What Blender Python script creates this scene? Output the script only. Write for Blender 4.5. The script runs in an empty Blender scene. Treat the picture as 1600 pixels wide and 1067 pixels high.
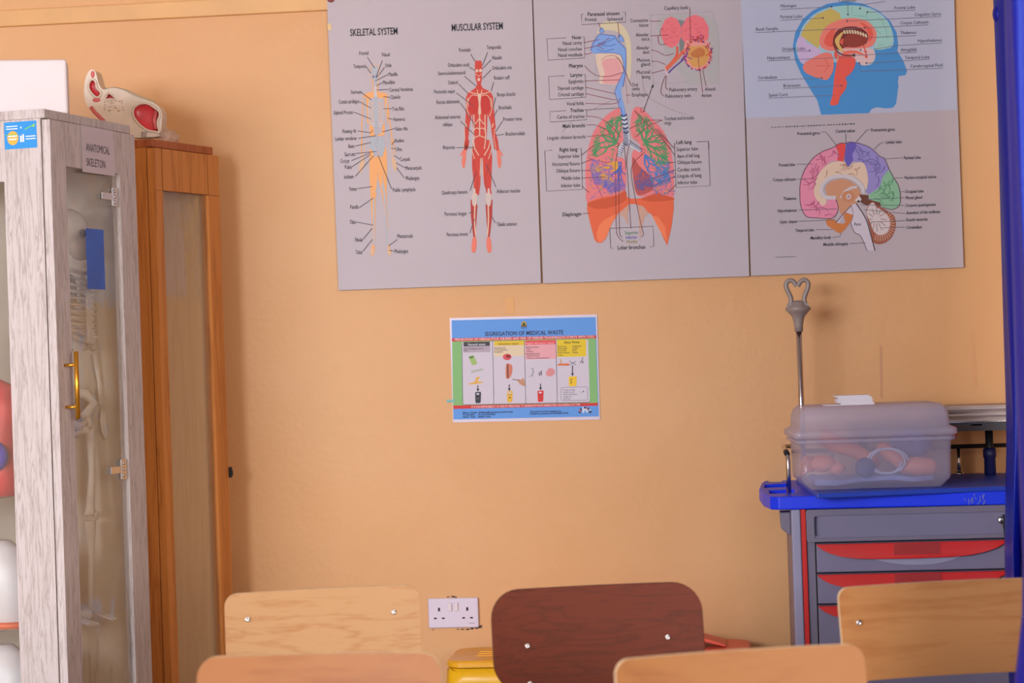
import bpy, bmesh, math, random
from mathutils import Vector, Matrix
from mathutils.geometry import tessellate_polygon

SC = bpy.context.scene
COL = SC.collection
PI = math.pi
# ------------------------------------------------------------------ camera
# world: x runs right along the back wall, y runs away from the viewer (wall at y = 0), z = 0 is eye height
F_PX, YAW, PITCH, ROLL, DIST = 3300.0, 0.1043, 0.0035, -0.0339, 6.031
FLOOR = -1.28
fwd = Vector((-math.sin(YAW)*math.cos(PITCH), math.cos(YAW)*math.cos(PITCH), math.sin(PITCH)))
rt0 = Vector((math.cos(YAW), math.sin(YAW), 0)); up0 = rt0.cross(fwd)
RT = rt0*math.cos(ROLL) + up0*math.sin(ROLL)
UP = -rt0*math.sin(ROLL) + up0*math.cos(ROLL)
EYE = Vector((0, -DIST, 0))
cam_d = bpy.data.cameras.new('camera'); cam = bpy.data.objects.new('camera', cam_d); COL.objects.link(cam)
m = Matrix((RT, UP, -fwd)).transposed().to_4x4(); m.translation = EYE; cam.matrix_world = m
cam_d.sensor_width = 36; cam_d.lens = F_PX/1600*36; cam_d.clip_start = .05; cam_d.clip_end = 60
cam_d.dof.use_dof = True; cam_d.dof.focus_distance = 5.55; cam_d.dof.aperture_fstop = 5.0
SC.camera = cam
# ------------------------------------------------------------------ light
SC.view_settings.view_transform = 'Standard'; SC.view_settings.look = 'None'
SC.view_settings.exposure = -0.1; SC.view_settings.gamma = 1.0; SC.view_settings.use_curve_mapping = False
W = bpy.data.worlds.new('daylight'); SC.world = W; W.use_nodes = True
bg = W.node_tree.nodes['Background']; bg.inputs[0].default_value = (.86, .92, 1.0, 1); bg.inputs[1].default_value = 0.95
def area(name, loc, target, sx, sy, power, col):
    l = bpy.data.lights.new(name, 'AREA'); l.shape = 'RECTANGLE'; l.size = sx; l.size_y = sy; l.energy = power; l.color = col
    o = bpy.data.objects.new(name, l); COL.objects.link(o); o.location = loc
    o.rotation_euler = (Vector(target)-Vector(loc)).to_track_quat('-Z', 'Y').to_euler(); return o
area('assumed_daylight_lamp', (-3.4, -8.7, 1.0), (-.5, 0, 0), 3.2, 1.8, 560, (.90, .965, 1.07))  # assumed daylight: unseen lamp added behind the camera, no window built there
area('side_fill_light', (1.88, -6.3, .35), (-1.2, -.6, 0), 2.0, 1.5, 180, (1.0, .88, .76))  # fill lamp added to brighten the cabinet interiors and the wall at left
# ------------------------------------------------------------------ pixel helpers (photo frame 1600 x 1067)
def ray(px, py): return RT*((px-800)/F_PX) - UP*((py-533.5)/F_PX) + fwd
def at(px, py, Y):
    d = ray(px, py); return EYE + d*((Y+DIST)/d.y)
def at_z(px, py, z):
    d = ray(px, py); return EYE + d*(z/d.z)
def at_d(px, py, depth): return EYE + ray(px, py)*depth
# ------------------------------------------------------------------ materials
def lin(c):
    return tuple(((v/255)/12.92 if v <= 10.3 else (((v/255)+.055)/1.055)**2.4) for v in c) + (1,)
MATS = {}
def mat(name, rgb, rough=.6, spec=.4, metal=0, var=.0, scale=8, stretch=(1, 1, 1), rgb2=None, bump=0, coat=0, detail=3):
    if name in MATS: return MATS[name]
    M = bpy.data.materials.new(name); M.use_nodes = True; nt = M.node_tree; b = nt.nodes['Principled BSDF']
    b.inputs['Base Color'].default_value = lin(rgb); b.inputs['Roughness'].default_value = rough
    b.inputs['Specular IOR Level'].default_value = spec; b.inputs['Metallic'].default_value = metal
    if coat: b.inputs['Coat Weight'].default_value = coat; b.inputs['Coat Roughness'].default_value = .15
    if var or rgb2 or bump:
        tc = nt.nodes.new('ShaderNodeTexCoord'); mp = nt.nodes.new('ShaderNodeMapping'); mp.inputs['Scale'].default_value = stretch
        nz = nt.nodes.new('ShaderNodeTexNoise'); nz.inputs['Scale'].default_value = scale; nz.inputs['Detail'].default_value = detail
        nt.links.new(tc.outputs['Object'], mp.inputs[0]); nt.links.new(mp.outputs[0], nz.inputs[0])
        if var or rgb2:
            cr = nt.nodes.new('ShaderNodeValToRGB'); c2 = rgb2 or tuple(v*(1-var) for v in rgb)
            cr.color_ramp.elements[0].position = .3; cr.color_ramp.elements[1].position = .7
            cr.color_ramp.elements[0].color = lin(c2); cr.color_ramp.elements[1].color = lin(rgb)
            nt.links.new(nz.outputs[0], cr.inputs[0]); nt.links.new(cr.outputs[0], b.inputs['Base Color'])
        if bump:
            bp = nt.nodes.new('ShaderNodeBump'); bp.inputs['Strength'].default_value = bump; bp.inputs['Distance'].default_value = .004
            nt.links.new(nz.outputs[0], bp.inputs['Height']); nt.links.new(bp.outputs[0], b.inputs['Normal'])
    MATS[name] = M; return M
def ink(rgb):
    return mat('ink_%d_%d_%d' % tuple(rgb), rgb, .55, .25)
def wood(name, base, dark, knot=None, axis='x', scale=2.2, rough=.45, fine=1.0):
    """grain: distorted bands run along one axis, plus a fine noise and optional orange knots"""
    if name in MATS: return MATS[name]
    M = bpy.data.materials.new(name); M.use_nodes = True; nt = M.node_tree; N = nt.nodes; L = nt.links; b = N['Principled BSDF']
    tc = N.new('ShaderNodeTexCoord'); mp = N.new('ShaderNodeMapping')
    mp.inputs['Scale'].default_value = {'x': (.35, 3, 3), 'z': (3, 3, .18)}[axis]
    oi = N.new('ShaderNodeObjectInfo'); av = N.new('ShaderNodeVectorMath'); av.operation = 'ADD'
    L.new(tc.outputs['Object'], av.inputs[0])
    cmb = N.new('ShaderNodeMath'); cmb.operation = 'MULTIPLY'; cmb.inputs[1].default_value = 7.0
    L.new(oi.outputs['Random'], cmb.inputs[0]); L.new(cmb.outputs[0], av.inputs[1]); L.new(av.outputs[0], mp.inputs[0])
    n1 = N.new('ShaderNodeTexNoise'); n1.inputs['Scale'].default_value = scale*2; n1.inputs['Detail'].default_value = 4; n1.inputs['Distortion'].default_value = .9
    n2 = N.new('ShaderNodeTexNoise'); n2.inputs['Scale'].default_value = scale*22*fine; n2.inputs['Detail'].default_value = 5
    L.new(mp.outputs[0], n1.inputs[0]); L.new(mp.outputs[0], n2.inputs[0])
    wv = N.new('ShaderNodeMath'); wv.operation = 'MULTIPLY'; wv.inputs[1].default_value = 9.0; L.new(n1.outputs[0], wv.inputs[0])
    fr = N.new('ShaderNodeMath'); fr.operation = 'PINGPONG'; fr.inputs[1].default_value = 1.0; L.new(wv.outputs[0], fr.inputs[0])
    mx = N.new('ShaderNodeMath'); mx.operation = 'MULTIPLY_ADD'; mx.inputs[1].default_value = .45
    L.new(fr.outputs[0], mx.inputs[0]); 
    m2 = N.new('ShaderNodeMath'); m2.operation = 'MULTIPLY'; m2.inputs[1].default_value = .7; L.new(n2.outputs[0], m2.inputs[0]); L.new(m2.outputs[0], mx.inputs[2])
    cr = N.new('ShaderNodeValToRGB'); e = cr.color_ramp.elements
    e[0].position = .12; e[0].color = lin(dark); e[1].position = .62; e[1].color = lin(base)
    L.new(mx.outputs[0], cr.inputs[0]); out = cr.outputs[0]
    if knot:
        n3 = N.new('ShaderNodeTexNoise'); n3.inputs['Scale'].default_value = 7; n3.inputs['Detail'].default_value = 1
        mk_ = N.new('ShaderNodeMapping'); mk_.inputs['Scale'].default_value = (.8, .8, 1.2); L.new(av.outputs[0], mk_.inputs[0]); L.new(mk_.outputs[0], n3.inputs[0])
        r3 = N.new('ShaderNodeValToRGB'); r3.color_ramp.elements[0].position = .66; r3.color_ramp.elements[1].position = .8
        L.new(n3.outputs[0], r3.inputs[0]); mi = N.new('ShaderNodeMix'); mi.data_type = 'RGBA'
        L.new(r3.outputs[0], mi.inputs[0]); L.new(out, mi.inputs[6]); mi.inputs[7].default_value = lin(knot); out = mi.outputs[2]
    L.new(out, b.inputs['Base Color']); b.inputs['Roughness'].default_value = rough; b.inputs['Specular IOR Level'].default_value = .25
    MATS[name] = M; return M
def sheer(name, rgb, clear, gloss=.06, rough=.12, trans=.5, fres=.35, wavy=0):
    """clear or frosted sheet: part see-through, part scattering, part mirror"""
    if name in MATS: return MATS[name]
    M = bpy.data.materials.new(name); M.use_nodes = True; nt = M.node_tree; N = nt.nodes; L = nt.links
    N.remove(N['Principled BSDF']); out = N['Material Output']
    tr = N.new('ShaderNodeBsdfTransparent'); di = N.new('ShaderNodeBsdfDiffuse'); tl = N.new('ShaderNodeBsdfTranslucent'); gl = N.new('ShaderNodeBsdfGlossy')
    tr.inputs[0].default_value = (.97, .98, .98, 1)
    for s in (di, tl): s.inputs[0].default_value = lin(rgb)
    gl.inputs['Roughness'].default_value = rough
    m1 = N.new('ShaderNodeMixShader'); m1.inputs[0].default_value = trans; L.new(di.outputs[0], m1.inputs[1]); L.new(tl.outputs[0], m1.inputs[2])
    m2 = N.new('ShaderNodeMixShader'); m2.inputs[0].default_value = clear; L.new(m1.outputs[0], m2.inputs[1]); L.new(tr.outputs[0], m2.inputs[2])
    lw = N.new('ShaderNodeLayerWeight'); lw.inputs[0].default_value = .5
    pw = N.new('ShaderNodeMath'); pw.operation = 'POWER'; pw.inputs[1].default_value = 4; L.new(lw.outputs['Facing'], pw.inputs[0])
    mm = N.new('ShaderNodeMath'); mm.operation = 'MULTIPLY_ADD'; mm.inputs[1].default_value = fres; mm.inputs[2].default_value = gloss; L.new(pw.outputs[0], mm.inputs[0])
    if wavy:
        tc = N.new('ShaderNodeTexCoord'); mp = N.new('ShaderNodeMapping'); mp.inputs['Scale'].default_value = (1, 6, 3.5); nz = N.new('ShaderNodeTexNoise'); nz.inputs['Scale'].default_value = 3; nz.inputs['Detail'].default_value = 3
        L.new(tc.outputs['Object'], mp.inputs[0]); L.new(mp.outputs[0], nz.inputs[0]); bp = N.new('ShaderNodeBump'); bp.inputs['Strength'].default_value = wavy; bp.inputs['Distance'].default_value = .01
        L.new(nz.outputs[0], bp.inputs['Height']); L.new(bp.outputs[0], gl.inputs['Normal'])
    m3 = N.new('ShaderNodeMixShader'); L.new(mm.outputs[0], m3.inputs[0]); L.new(m2.outputs[0], m3.inputs[1]); L.new(gl.outputs[0], m3.inputs[2])
    L.new(m3.outputs[0], out.inputs[0]); MATS[name] = M; return M
# ------------------------------------------------------------------ object helpers
def tag(o, label=None, cat=None, group=None, kind=None):
    if label: o['label'] = label
    if cat: o['category'] = cat
    if group: o['group'] = group
    if kind: o['kind'] = kind
    return o
def empty(name, loc, rz=0):
    o = bpy.data.objects.new(name, None); COL.objects.link(o); o.location = loc; o.rotation_euler = (0, 0, rz); o.empty_display_size = .05; return o
def mk(name, bm, mats, parent=None, loc=(0, 0, 0), rz=0, smooth=False, bevel=0, seg=2, solid=0, subd=0, origin=None):
    bmesh.ops.recalc_face_normals(bm, faces=bm.faces[:]) if not solid else None
    me = bpy.data.meshes.new(name)
    if origin is not None:
        for v in bm.verts: v.co -= Vector(origin)
    bm.to_mesh(me); bm.free()
    for mt in (mats if isinstance(mats, (list, tuple)) else [mats]): me.materials.append(mt)
    if smooth: me.shade_smooth()
    o = bpy.data.objects.new(name, me); COL.objects.link(o); o.location = loc; o.rotation_euler = (0, 0, rz)
    if parent: o.parent = parent
    if solid: md = o.modifiers.new('thick', 'SOLIDIFY'); md.thickness = abs(solid); md.offset = -1 if solid > 0 else 1
    if bevel: md = o.modifiers.new('soft', 'BEVEL'); md.width = bevel; md.segments = seg; md.limit_method = 'ANGLE'; md.angle_limit = .6
    if subd: md = o.modifiers.new('round', 'SUBSURF'); md.levels = subd; md.render_levels = subd
    return o
def copy_tree(o, parent=None):
    c = o.copy(); COL.objects.link(c)
    if parent: c.parent = parent
    for ch in [x for x in bpy.data.objects if x.parent == o]: copy_tree(ch, c)
    return c
def box(bm, x0, x1, y0, y1, z0, z1, mi=0):
    v = [bm.verts.new((x, y, z)) for z in (z0, z1) for y in (y0, y1) for x in (x0, x1)]
    fs = [(0, 2, 3, 1), (4, 5, 7, 6), (0, 1, 5, 4), (2, 6, 7, 3), (0, 4, 6, 2), (1, 3, 7, 5)]
    for f in fs: bm.faces.new([v[i] for i in f]).material_index = mi
def B(*boxes):
    bm = bmesh.new()
    for b in boxes: box(bm, *b)
    return bm
def tube(bm, pts, r, seg=10, mi=0, closed=False):
    pts = [Vector(p) for p in pts]; n = len(pts); rings = []
    rs = r if isinstance(r, (list, tuple)) else [r]*n
    ref = None
    for i, p in enumerate(pts):
        a = pts[(i-1) % n] if (closed or i > 0) else p; c = pts[(i+1) % n] if (closed or i < n-1) else p
        t = (c-a).normalized()
        if ref is None: ref = t.orthogonal().normalized()
        ref = (ref - t*ref.dot(t)).normalized(); bn = t.cross(ref)
        rings.append([bm.verts.new(p + (ref*math.cos(2*PI*k/seg) + bn*math.sin(2*PI*k/seg))*rs[i]) for k in range(seg)])
    rng = range(n) if closed else range(n-1)
    for i in rng:
        for k in range(seg):
            f = bm.faces.new((rings[i][k], rings[i][(k+1) % seg], rings[(i+1) % n][(k+1) % seg], rings[(i+1) % n][k])); f.material_index = mi; f.smooth = True
    if not closed:
        bm.faces.new(rings[0][::-1]).material_index = mi; bm.faces.new(rings[-1]).material_index = mi
def lathe(bm, prof, c=(0, 0, 0), seg=20, mi=0, axis='z'):
    rings = []
    def P(r, h, k):
        a = 2*PI*k/seg; x, y = r*math.cos(a), r*math.sin(a)
        return Vector(c) + Vector({'z': (x, y, h), 'y': (x, h, y), 'x': (h, x, y)}[axis])
    for r, h in prof: rings.append([bm.verts.new(P(max(r, 1e-5), h, k)) for k in range(seg)])
    for a, b in zip(rings, rings[1:]):
        for k in range(seg):
            f = bm.faces.new((a[k], a[(k+1) % seg], b[(k+1) % seg], b[k])); f.material_index = mi; f.smooth = True
    bm.faces.new(rings[0][::-1]).material_index = mi; bm.faces.new(rings[-1]).material_index = mi
def blob(bm, c, r, seg=14, mi=0, rot=None):
    m_ = Matrix.Translation(c) @ (rot.to_4x4() if rot else Matrix()) @ Matrix.Diagonal((*r, 1))
    n = len(bm.faces); bmesh.ops.create_uvsphere(bm, u_segments=seg, v_segments=seg*2//3, radius=1, matrix=m_)
    bm.faces.ensure_lookup_table()
    for f in bm.faces[n:]: f.material_index = mi; f.smooth = True
def smooth_loop(p, n=6, closed=True):
    p = [Vector((*q, 0)) for q in p]; out = []; N = len(p)
    for i in range(N if closed else N-1):
        g = lambda k: p[k % N] if closed else p[min(max(k, 0), N-1)]
        a, b, c, d = g(i-1), g(i), g(i+1), g(i+2)
        for k in range(n):
            t = k/n; q = .5*((2*b) + (c-a)*t + (2*a-5*b+4*c-d)*t*t + (3*b-a-3*c+d)*t**3); out.append((q.x, q.y))
    if not closed: out.append((p[-1].x, p[-1].y))
    return out
def rrect(x0, x1, y0, y1, r, n=5):
    o = []
    for cx, cy, a in ((x1-r, y1-r, 0), (x0+r, y1-r, 90), (x0+r, y0+r, 180), (x1-r, y0+r, 270)):
        for k in range(n+1): t = math.radians(a+90*k/n); o.append((cx+r*math.cos(t), cy+r*math.sin(t)))
    return o
def plate(bm, outline, f0, f1, holes=(), mi=0):
    """solid slab from a 2-D outline (with holes): f0/f1 map (u, v) to the two faces"""
    loops = [list(outline)] + [list(h) for h in holes]
    tri = tessellate_polygon([[Vector((u, v, 0)) for u, v in l] for l in loops]); flat = [q for l in loops for q in l]
    A = [bm.verts.new(f0(*q)) for q in flat]; Bv = [bm.verts.new(f1(*q)) for q in flat]
    for t in tri:
        for V in (A, Bv):
            try: bm.faces.new([V[i] for i in t]).material_index = mi
            except ValueError: pass
    s = 0
    for l in loops:
        n = len(l)
        for k in range(n):
            a, b = s+k, s+(k+1) % n; bm.faces.new((A[a], A[b], Bv[b], Bv[a])).material_index = mi
        s += n
def loft(bm, rings, mi=0, cap0=True, cap1=True, smooth=True):
    R_ = [[bm.verts.new(p) for p in r] for r in rings]; n = len(R_[0])
    for a, b in zip(R_, R_[1:]):
        for k in range(n):
            f = bm.faces.new((a[k], a[(k+1) % n], b[(k+1) % n], b[k])); f.material_index = mi; f.smooth = smooth
    if cap0: bm.faces.new(R_[0][::-1]).material_index = mi
    if cap1: bm.faces.new(R_[-1]).material_index = mi
# ------------------------------------------------------------------ printing (flat ink on a flat sheet)
_cu = {}
def _text_obj(bold):
    if bold not in _cu:
        c = bpy.data.curves.new('type', 'FONT'); c.resolution_u = 2; c.offset = .012 if bold else 0.0
        o = bpy.data.objects.new('type', c); COL.objects.link(o); _cu[bold] = o
    return _cu[bold]
_cache = {}
def text_mesh(s, bold):
    if (s, bold) in _cache: return _cache[(s, bold)]
    o = _text_obj(bold); o.data.body = s; bpy.context.view_layer.update()
    dg = bpy.context.evaluated_depsgraph_get(); me = o.evaluated_get(dg).to_mesh()
    r = ([(v.co.x, v.co.y) for v in me.vertices], [tuple(p.vertices) for p in me.polygons]); o.evaluated_get(dg).to_mesh_clear()
    _cache[(s, bold)] = r; return r
class Print:
    """collects flat ink shapes given in zoomed-photo units; pos(u, v, layer) puts them on the sheet"""
    def __init__(s, pos): s.pos = pos; s.bm = bmesh.new(); s.mats = []; s.o = (0, 0, 1); s.base = 0; s.n = 0; s.slope = -.036
    def frame(s, ox, oy, k, slope=-.036): s.o = (ox, oy, k); s.slope = slope
    def w(s, x, y, l): return s.pos(s.o[0]+x/s.o[2], s.o[1]+y/s.o[2], l+s.base+(s.n % 26)*.034)
    def mi(s, c):
        m_ = c if not isinstance(c, tuple) else ink(c)
        s.n += 1
        if m_ not in s.mats: s.mats.append(m_)
        return s.mats.index(m_)
    def poly(s, pts, c, l=1, sm=False, n=5):
        if sm: pts = smooth_loop(pts, n)
        i = s.mi(c); V = [s.bm.verts.new(s.w(x, y, l)) for x, y in pts]
        for t in tessellate_polygon([[Vector((x, y, 0)) for x, y in pts]]):
            try: s.bm.faces.new([V[k] for k in t]).material_index = i
            except ValueError: pass
    def rect(s, x0, y0, x1, y1, c, l=1, tilt=None):
        t = s.slope if tilt is None else tilt; d = (x1-x0)*t
        s.poly([(x0, y0), (x1, y0+d), (x1, y1+d), (x0, y1)], c, l)
    def line(s, pts, wd, c, l=3, sm=False, taper=1.0):
        if sm: pts = smooth_loop(pts, 5, False)
        i = s.mi(c); n = len(pts); A = []
        for k, (x, y) in enumerate(pts):
            a = pts[max(k-1, 0)]; b = pts[min(k+1, n-1)]; dx, dy = b[0]-a[0], b[1]-a[1]; q = math.hypot(dx, dy) or 1
            h = wd/2*(1+(taper-1)*k/(n-1)); A.append((s.bm.verts.new(s.w(x-dy/q*h, y+dx/q*h, l)), s.bm.verts.new(s.w(x+dy/q*h, y-dx/q*h, l))))
        for a, b in zip(A, A[1:]): s.bm.faces.new((a[0], a[1], b[1], b[0])).material_index = i
    def ell(s, cx, cy, rx, ry, c, l=2, n=16, rot=0):
        ca, sa = math.cos(rot), math.sin(rot); P = []
        for k in range(n):
            a = 2*PI*k/n; x, y = rx*math.cos(a), ry*math.sin(a); P.append((cx+x*ca-y*sa, cy+x*sa+y*ca))
        s.poly(P, c, l)
    def text(s, t, x0, x1, yc, cap, c=(45, 40, 48), bold=False, l=5, slope=None, italic=0):
        vs, fs = text_mesh(t, bold); i = s.mi(c); k = s.slope if slope is None else slope
        a = min(v[0] for v in vs); b = max(v[0] for v in vs); sx = (x1-x0)/(b-a); xm = (x0+x1)/2; V = []
        for x, y in vs:
            X = x0+(x-a)*sx; h = (y-.35)*cap/.70; V.append(s.bm.verts.new(s.w(X - h*.033 + h*italic, yc + (X-xm)*k - h, l)))
        for f in fs:
            try: s.bm.faces.new([V[q] for q in f]).material_index = i
            except ValueError: pass
    def build(s, name, parent, L=(0, 0, 0)):
        for v in s.bm.verts: v.co -= Vector(L)
        me = bpy.data.meshes.new(name); bmesh.ops.recalc_face_normals(s.bm, faces=s.bm.faces[:]); s.bm.to_mesh(me); s.bm.free()
        for q in s.mats: me.materials.append(q)
        o = bpy.data.objects.new(name, me); COL.objects.link(o)
        if parent: o.parent = parent
        return o
#==STRUCTURE==
# ------------------------------------------------------------------ the room
def wall_paint():
    M = bpy.data.materials.new('ochre_wall_paint'); M.use_nodes = True; nt = M.node_tree; N = nt.nodes; L = nt.links; b = N['Principled BSDF']
    tc0 = N.new('ShaderNodeTexCoord'); tc = N.new('ShaderNodeMapping'); tc.inputs['Location'].default_value = (.37, .531, 3.713); L.new(tc0.outputs['Object'], tc.inputs[0])
    a = N.new('ShaderNodeTexNoise'); a.inputs['Scale'].default_value = 1.6; a.inputs['Detail'].default_value = 5; L.new(tc.outputs[0], a.inputs[0])
    cr = N.new('ShaderNodeValToRGB'); e = cr.color_ramp.elements
    e[0].position = .35; e[0].color = lin((214, 159, 106)); e[1].position = .7; e[1].color = lin((218, 167, 117)); L.new(a.outputs[0], cr.inputs[0])
    L.new(cr.outputs[0], b.inputs['Base Color']); b.inputs['Roughness'].default_value = .48; b.inputs['Specular IOR Level'].default_value = .3
    f = N.new('ShaderNodeTexNoise'); f.inputs['Scale'].default_value = 55; f.inputs['Detail'].default_value = 4; L.new(tc.outputs[0], f.inputs[0])
    g = N.new('ShaderNodeTexNoise'); g.inputs['Scale'].default_value = 5; g.inputs['Detail'].default_value = 3; L.new(tc.outputs[0], g.inputs[0])
    ad = N.new('ShaderNodeMath'); ad.operation = 'MULTIPLY_ADD'; ad.inputs[1].default_value = 4; L.new(g.outputs[0], ad.inputs[0]); L.new(f.outputs[0], ad.inputs[2])
    bp = N.new('ShaderNodeBump'); bp.inputs['Strength'].default_value = .22; bp.inputs['Distance'].default_value = .004; L.new(ad.outputs[0], bp.inputs['Height']); L.new(bp.outputs[0], b.inputs['Normal'])
    return M
PAINT = wall_paint()
CEIL = 1.55
def struct(name, bm, mt, parent=None, **k):
    o = mk(name, bm, mt, parent, **k); o['kind'] = 'structure'; return o
wb = struct('wall_back', B((-5.0, 1.9, 0, .12, FLOOR, CEIL)), PAINT)
struct('floor', B((-5.0, 1.9, -9.0, .12, FLOOR-.1, FLOOR)), mat('floor_cement', (150, 138, 126), .5, var=.15, scale=4))
struct('ceiling', B((-5.0, 1.9, -9.0, .12, CEIL, CEIL+.1)), mat('ceiling_white', (225, 222, 215), .8, var=.03))
struct('wall_left', B((-5.1, -5.0, -9.0, .12, FLOOR, CEIL)), PAINT)
struct('wall_right', B((1.9, 2.0, -9.0, -7.4, FLOOR, CEIL), (1.9, 2.0, -5.2, .12, FLOOR, CEIL), (1.9, 2.0, -7.4, -5.2, FLOOR, -.45), (1.9, 2.0, -7.4, -5.2, 1.15, CEIL)), PAINT)
struct('added_window_1', B((1.93, 1.98, -7.4, -7.35, -.45, 1.15), (1.93, 1.98, -5.25, -5.2, -.45, 1.15), (1.93, 1.98, -7.4, -5.2, -.45, -.4), (1.93, 1.98, -7.4, -5.2, 1.1, 1.15), (1.935, 1.975, -6.33, -6.27, -.45, 1.15)), mat('added_frame_white', (220, 220, 220), .4, var=.03))  # unseen window, added only as an opening for the side fill lamp
# painted batten near the top of the wall
a, b = at(0, 17, 0), at(0, 43, 0)
struct('trim_1', B((-5.0, 1.9, -.012, 0, b.z, a.z)), mat('batten_paint', (221, 168, 105), .45, var=.05, scale=6), bevel=.003)
# plaster chips, tape scraps and a paint run on the back wall
P = Print(lambda x, y, l: at(x, y, -.0008-.0003*l))
P.frame(0, 0, 1)
rnd = random.Random(4)
for cx, cy, r in ((716, 983, 2), (723, 983, 2.4), (731, 983, 3), (738, 982, 3.5), (745, 981, 4), (750, 979, 4), (753, 977, 2), (700, 932.5, 2), (708, 932, 3), (712, 933, 2), (676, 984, 1.5)):
    P.poly([(cx+r*rnd.uniform(.6, 1.5)*math.cos(t), cy+.5*r*rnd.uniform(.5, 1.2)*math.sin(t)) for t in [k*PI/4 for k in range(8)]], (70, 48, 40), 1)
P.build('plaster_chip', wb)['kind'] = 'structure'
P = Print(lambda x, y, l: at(x, y, -.0008-.0003*l)); P.frame(0, 0, 1)
P.poly([(789, 466), (803, 465), (804, 489), (790, 490)], (222, 165, 108), 1)
P.poly([(1374, 540), (1378, 540), (1378.5, 622), (1375.5, 622)], (205, 150, 112), 1)
P.poly([(1516, 520), (1521, 518), (1527, 605), (1521, 606)], (214, 158, 110), 1)
P.build('paint_scar', wb)['kind'] = 'structure'
#==POSTERS==
# ------------------------------------------------------------------ posters
PAPER = mat('poster_paper', (187, 174, 180), .5, .3, var=.025, scale=3)
EDGE = mat('foam_board_edge', (70, 60, 62), .8, var=.2, scale=30)
YB = -.013
DK = (44, 40, 48); LN = (92, 80, 88)
def board(name, label, tl, tr, br, bl):
    """foam board: the printed face looks into the room, thickness runs back to the wall"""
    q = [at(*tl, YB), at(*tr, YB), at(*br, YB), at(*bl, YB)]; L = (q[2]+q[3])/2
    bm = bmesh.new(); V = [bm.verts.new(p-L) for p in q]; U = [bm.verts.new(Vector((p.x, -.001, p.z))-L) for p in q]
    bm.faces.new(V).material_index = 0
    bm.faces.new(U[::-1]).material_index = 1
    for k in range(4): bm.faces.new((V[k], U[k], U[(k+1) % 4], V[(k+1) % 4])).material_index = 1
    o = mk(name, bm, [PAPER, EDGE], loc=L); tag(o, label, 'poster', 'anatomy poster boards on the wall'); return o, L
onb = lambda x, y, l: at(x, y, YB-.0004-.00022*l)
# ---- board of the skeletal and muscular systems
p1, L1 = board('anatomy_poster', 'white board with an orange skeletal figure beside a red muscular figure', (510.2, -16), (830.4, -28), (845.3, 442.2), (529.2, 453.5))
T = Print(onb); Ln = Print(onb)
T.frame(500, 0, 4.571, -.038)
T.text('SKELETAL SYSTEM', 215, 553, 226, 50, (35, 30, 38), True); T.text('MUSCULAR SYSTEM', 940, 1305, 190, 50, (35, 30, 38), True)
for s, a, b, y in [('Frontal',280,345,378),('Nasal',443,497,388),('Temporal',238,325,472),('Orbit',465,510,466),('Maxilla',490,553,529),('Mandible',450,535,587),('Cervical Vertebrae',495,663,638),('Sternum',220,297,656),('Clavicle',503,573,692),('Costal cartilages',133,280,724),('True Ribs',515,600,776),('Xiphoid Process',95,235,802),('Humerus',525,608,850),('Floating rib',160,257,935),('False ribs',538,627,918),('Lumbar vertebrae',108,260,988),('Radius',537,600,1002),('Ilium',203,245,1043),
  ('Frontalis',993,1075,355),('Temporalis',1190,1293,336),('Nasalis',1230,1298,410),('Orbicularis oculi',913,1063,462),('Orbicularis oris',1230,1370,482),('Sternocleidomastoid',842,1037,520),('Rotator cuff',1243,1353,553),('Deltoid',917,982,588),('Pectoralis major',815,965,652),('Biceps brachii',1265,1393,672),('Rectus abdominis',832,997,726),('Brachialis',1277,1368,766),('Abdominal external',820,1000,835),('oblique',877,945,887),('Pronator teres',1308,1442,848),('Brachioradialis',1326,1464,953),('Iliopsoas',878,963,1050)]:
    T.text(s, a, b, y, 28, DK)
T.frame(500, 220, 4.446, -.036)
for s, a, b, y in [('Ulna',527,568,57),('Sacrum',170,243,92),('Coccyx',142,203,139),('Pubis',172,220,181),('Ischium',168,233,248),('Carpals',555,625,126),('Metacarpals',592,705,187),('Phalanges',596,690,258),('Femur',205,258,333),('Public symphysis',506,662,338),('Patella',210,268,458),('Tibia',206,247,563),('Fibula',243,295,686),('Talus',247,293,772),('Metatarsals',537,645,660),('Phalanges',518,612,766),
  ('Quadriceps femoris',846,1024,356),('Adductor muscles',1227,1390,347),('Peroneus longus',866,1017,505),('Tibialis anterior',1228,1367,577),('Peroneus brevis',880,1026,648)]:
    T.text(s, a, b, y, 28, DK)
T.build('lettering', p1, L1)
Ln.frame(500, 0, 4.571)
for q in [((338,408),(390,487)),((445,432),(402,545)),((330,475),(363,525)),((460,482),(410,548)),((485,532),(395,578)),((445,590),(402,612)),((490,638),(405,643)),((295,660),(370,715)),((500,695),(453,690)),((285,728),(365,772)),((513,776),(450,776)),((240,800),(365,850)),((520,853),(483,843)),((270,935),(362,948),(375,928)),((533,918),(445,942)),((272,988),(402,968)),((537,1003),(513,1033)),((252,1043),(365,1017)),
  ((1075,385),(1107,437)),((1197,373),(1160,467)),((1222,427),(1160,490)),((1065,480),(1108,503)),((1222,498),(1160,562)),((1033,545),(1113,613)),((1240,585),(1222,650)),((990,600),(1058,668)),((973,663),(1097,757)),((1255,695),(1235,775)),((1005,737),(1060,820),(1113,905)),((1268,783),(1240,835)),((1003,865),(1103,963)),((1303,865),(1255,940)),((1315,958),(1255,968)),((975,1054),(1105,1054))]: Ln.line(q, 4.5, (74, 66, 72), 4)
Ln.frame(500, 220, 4.446)
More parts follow.
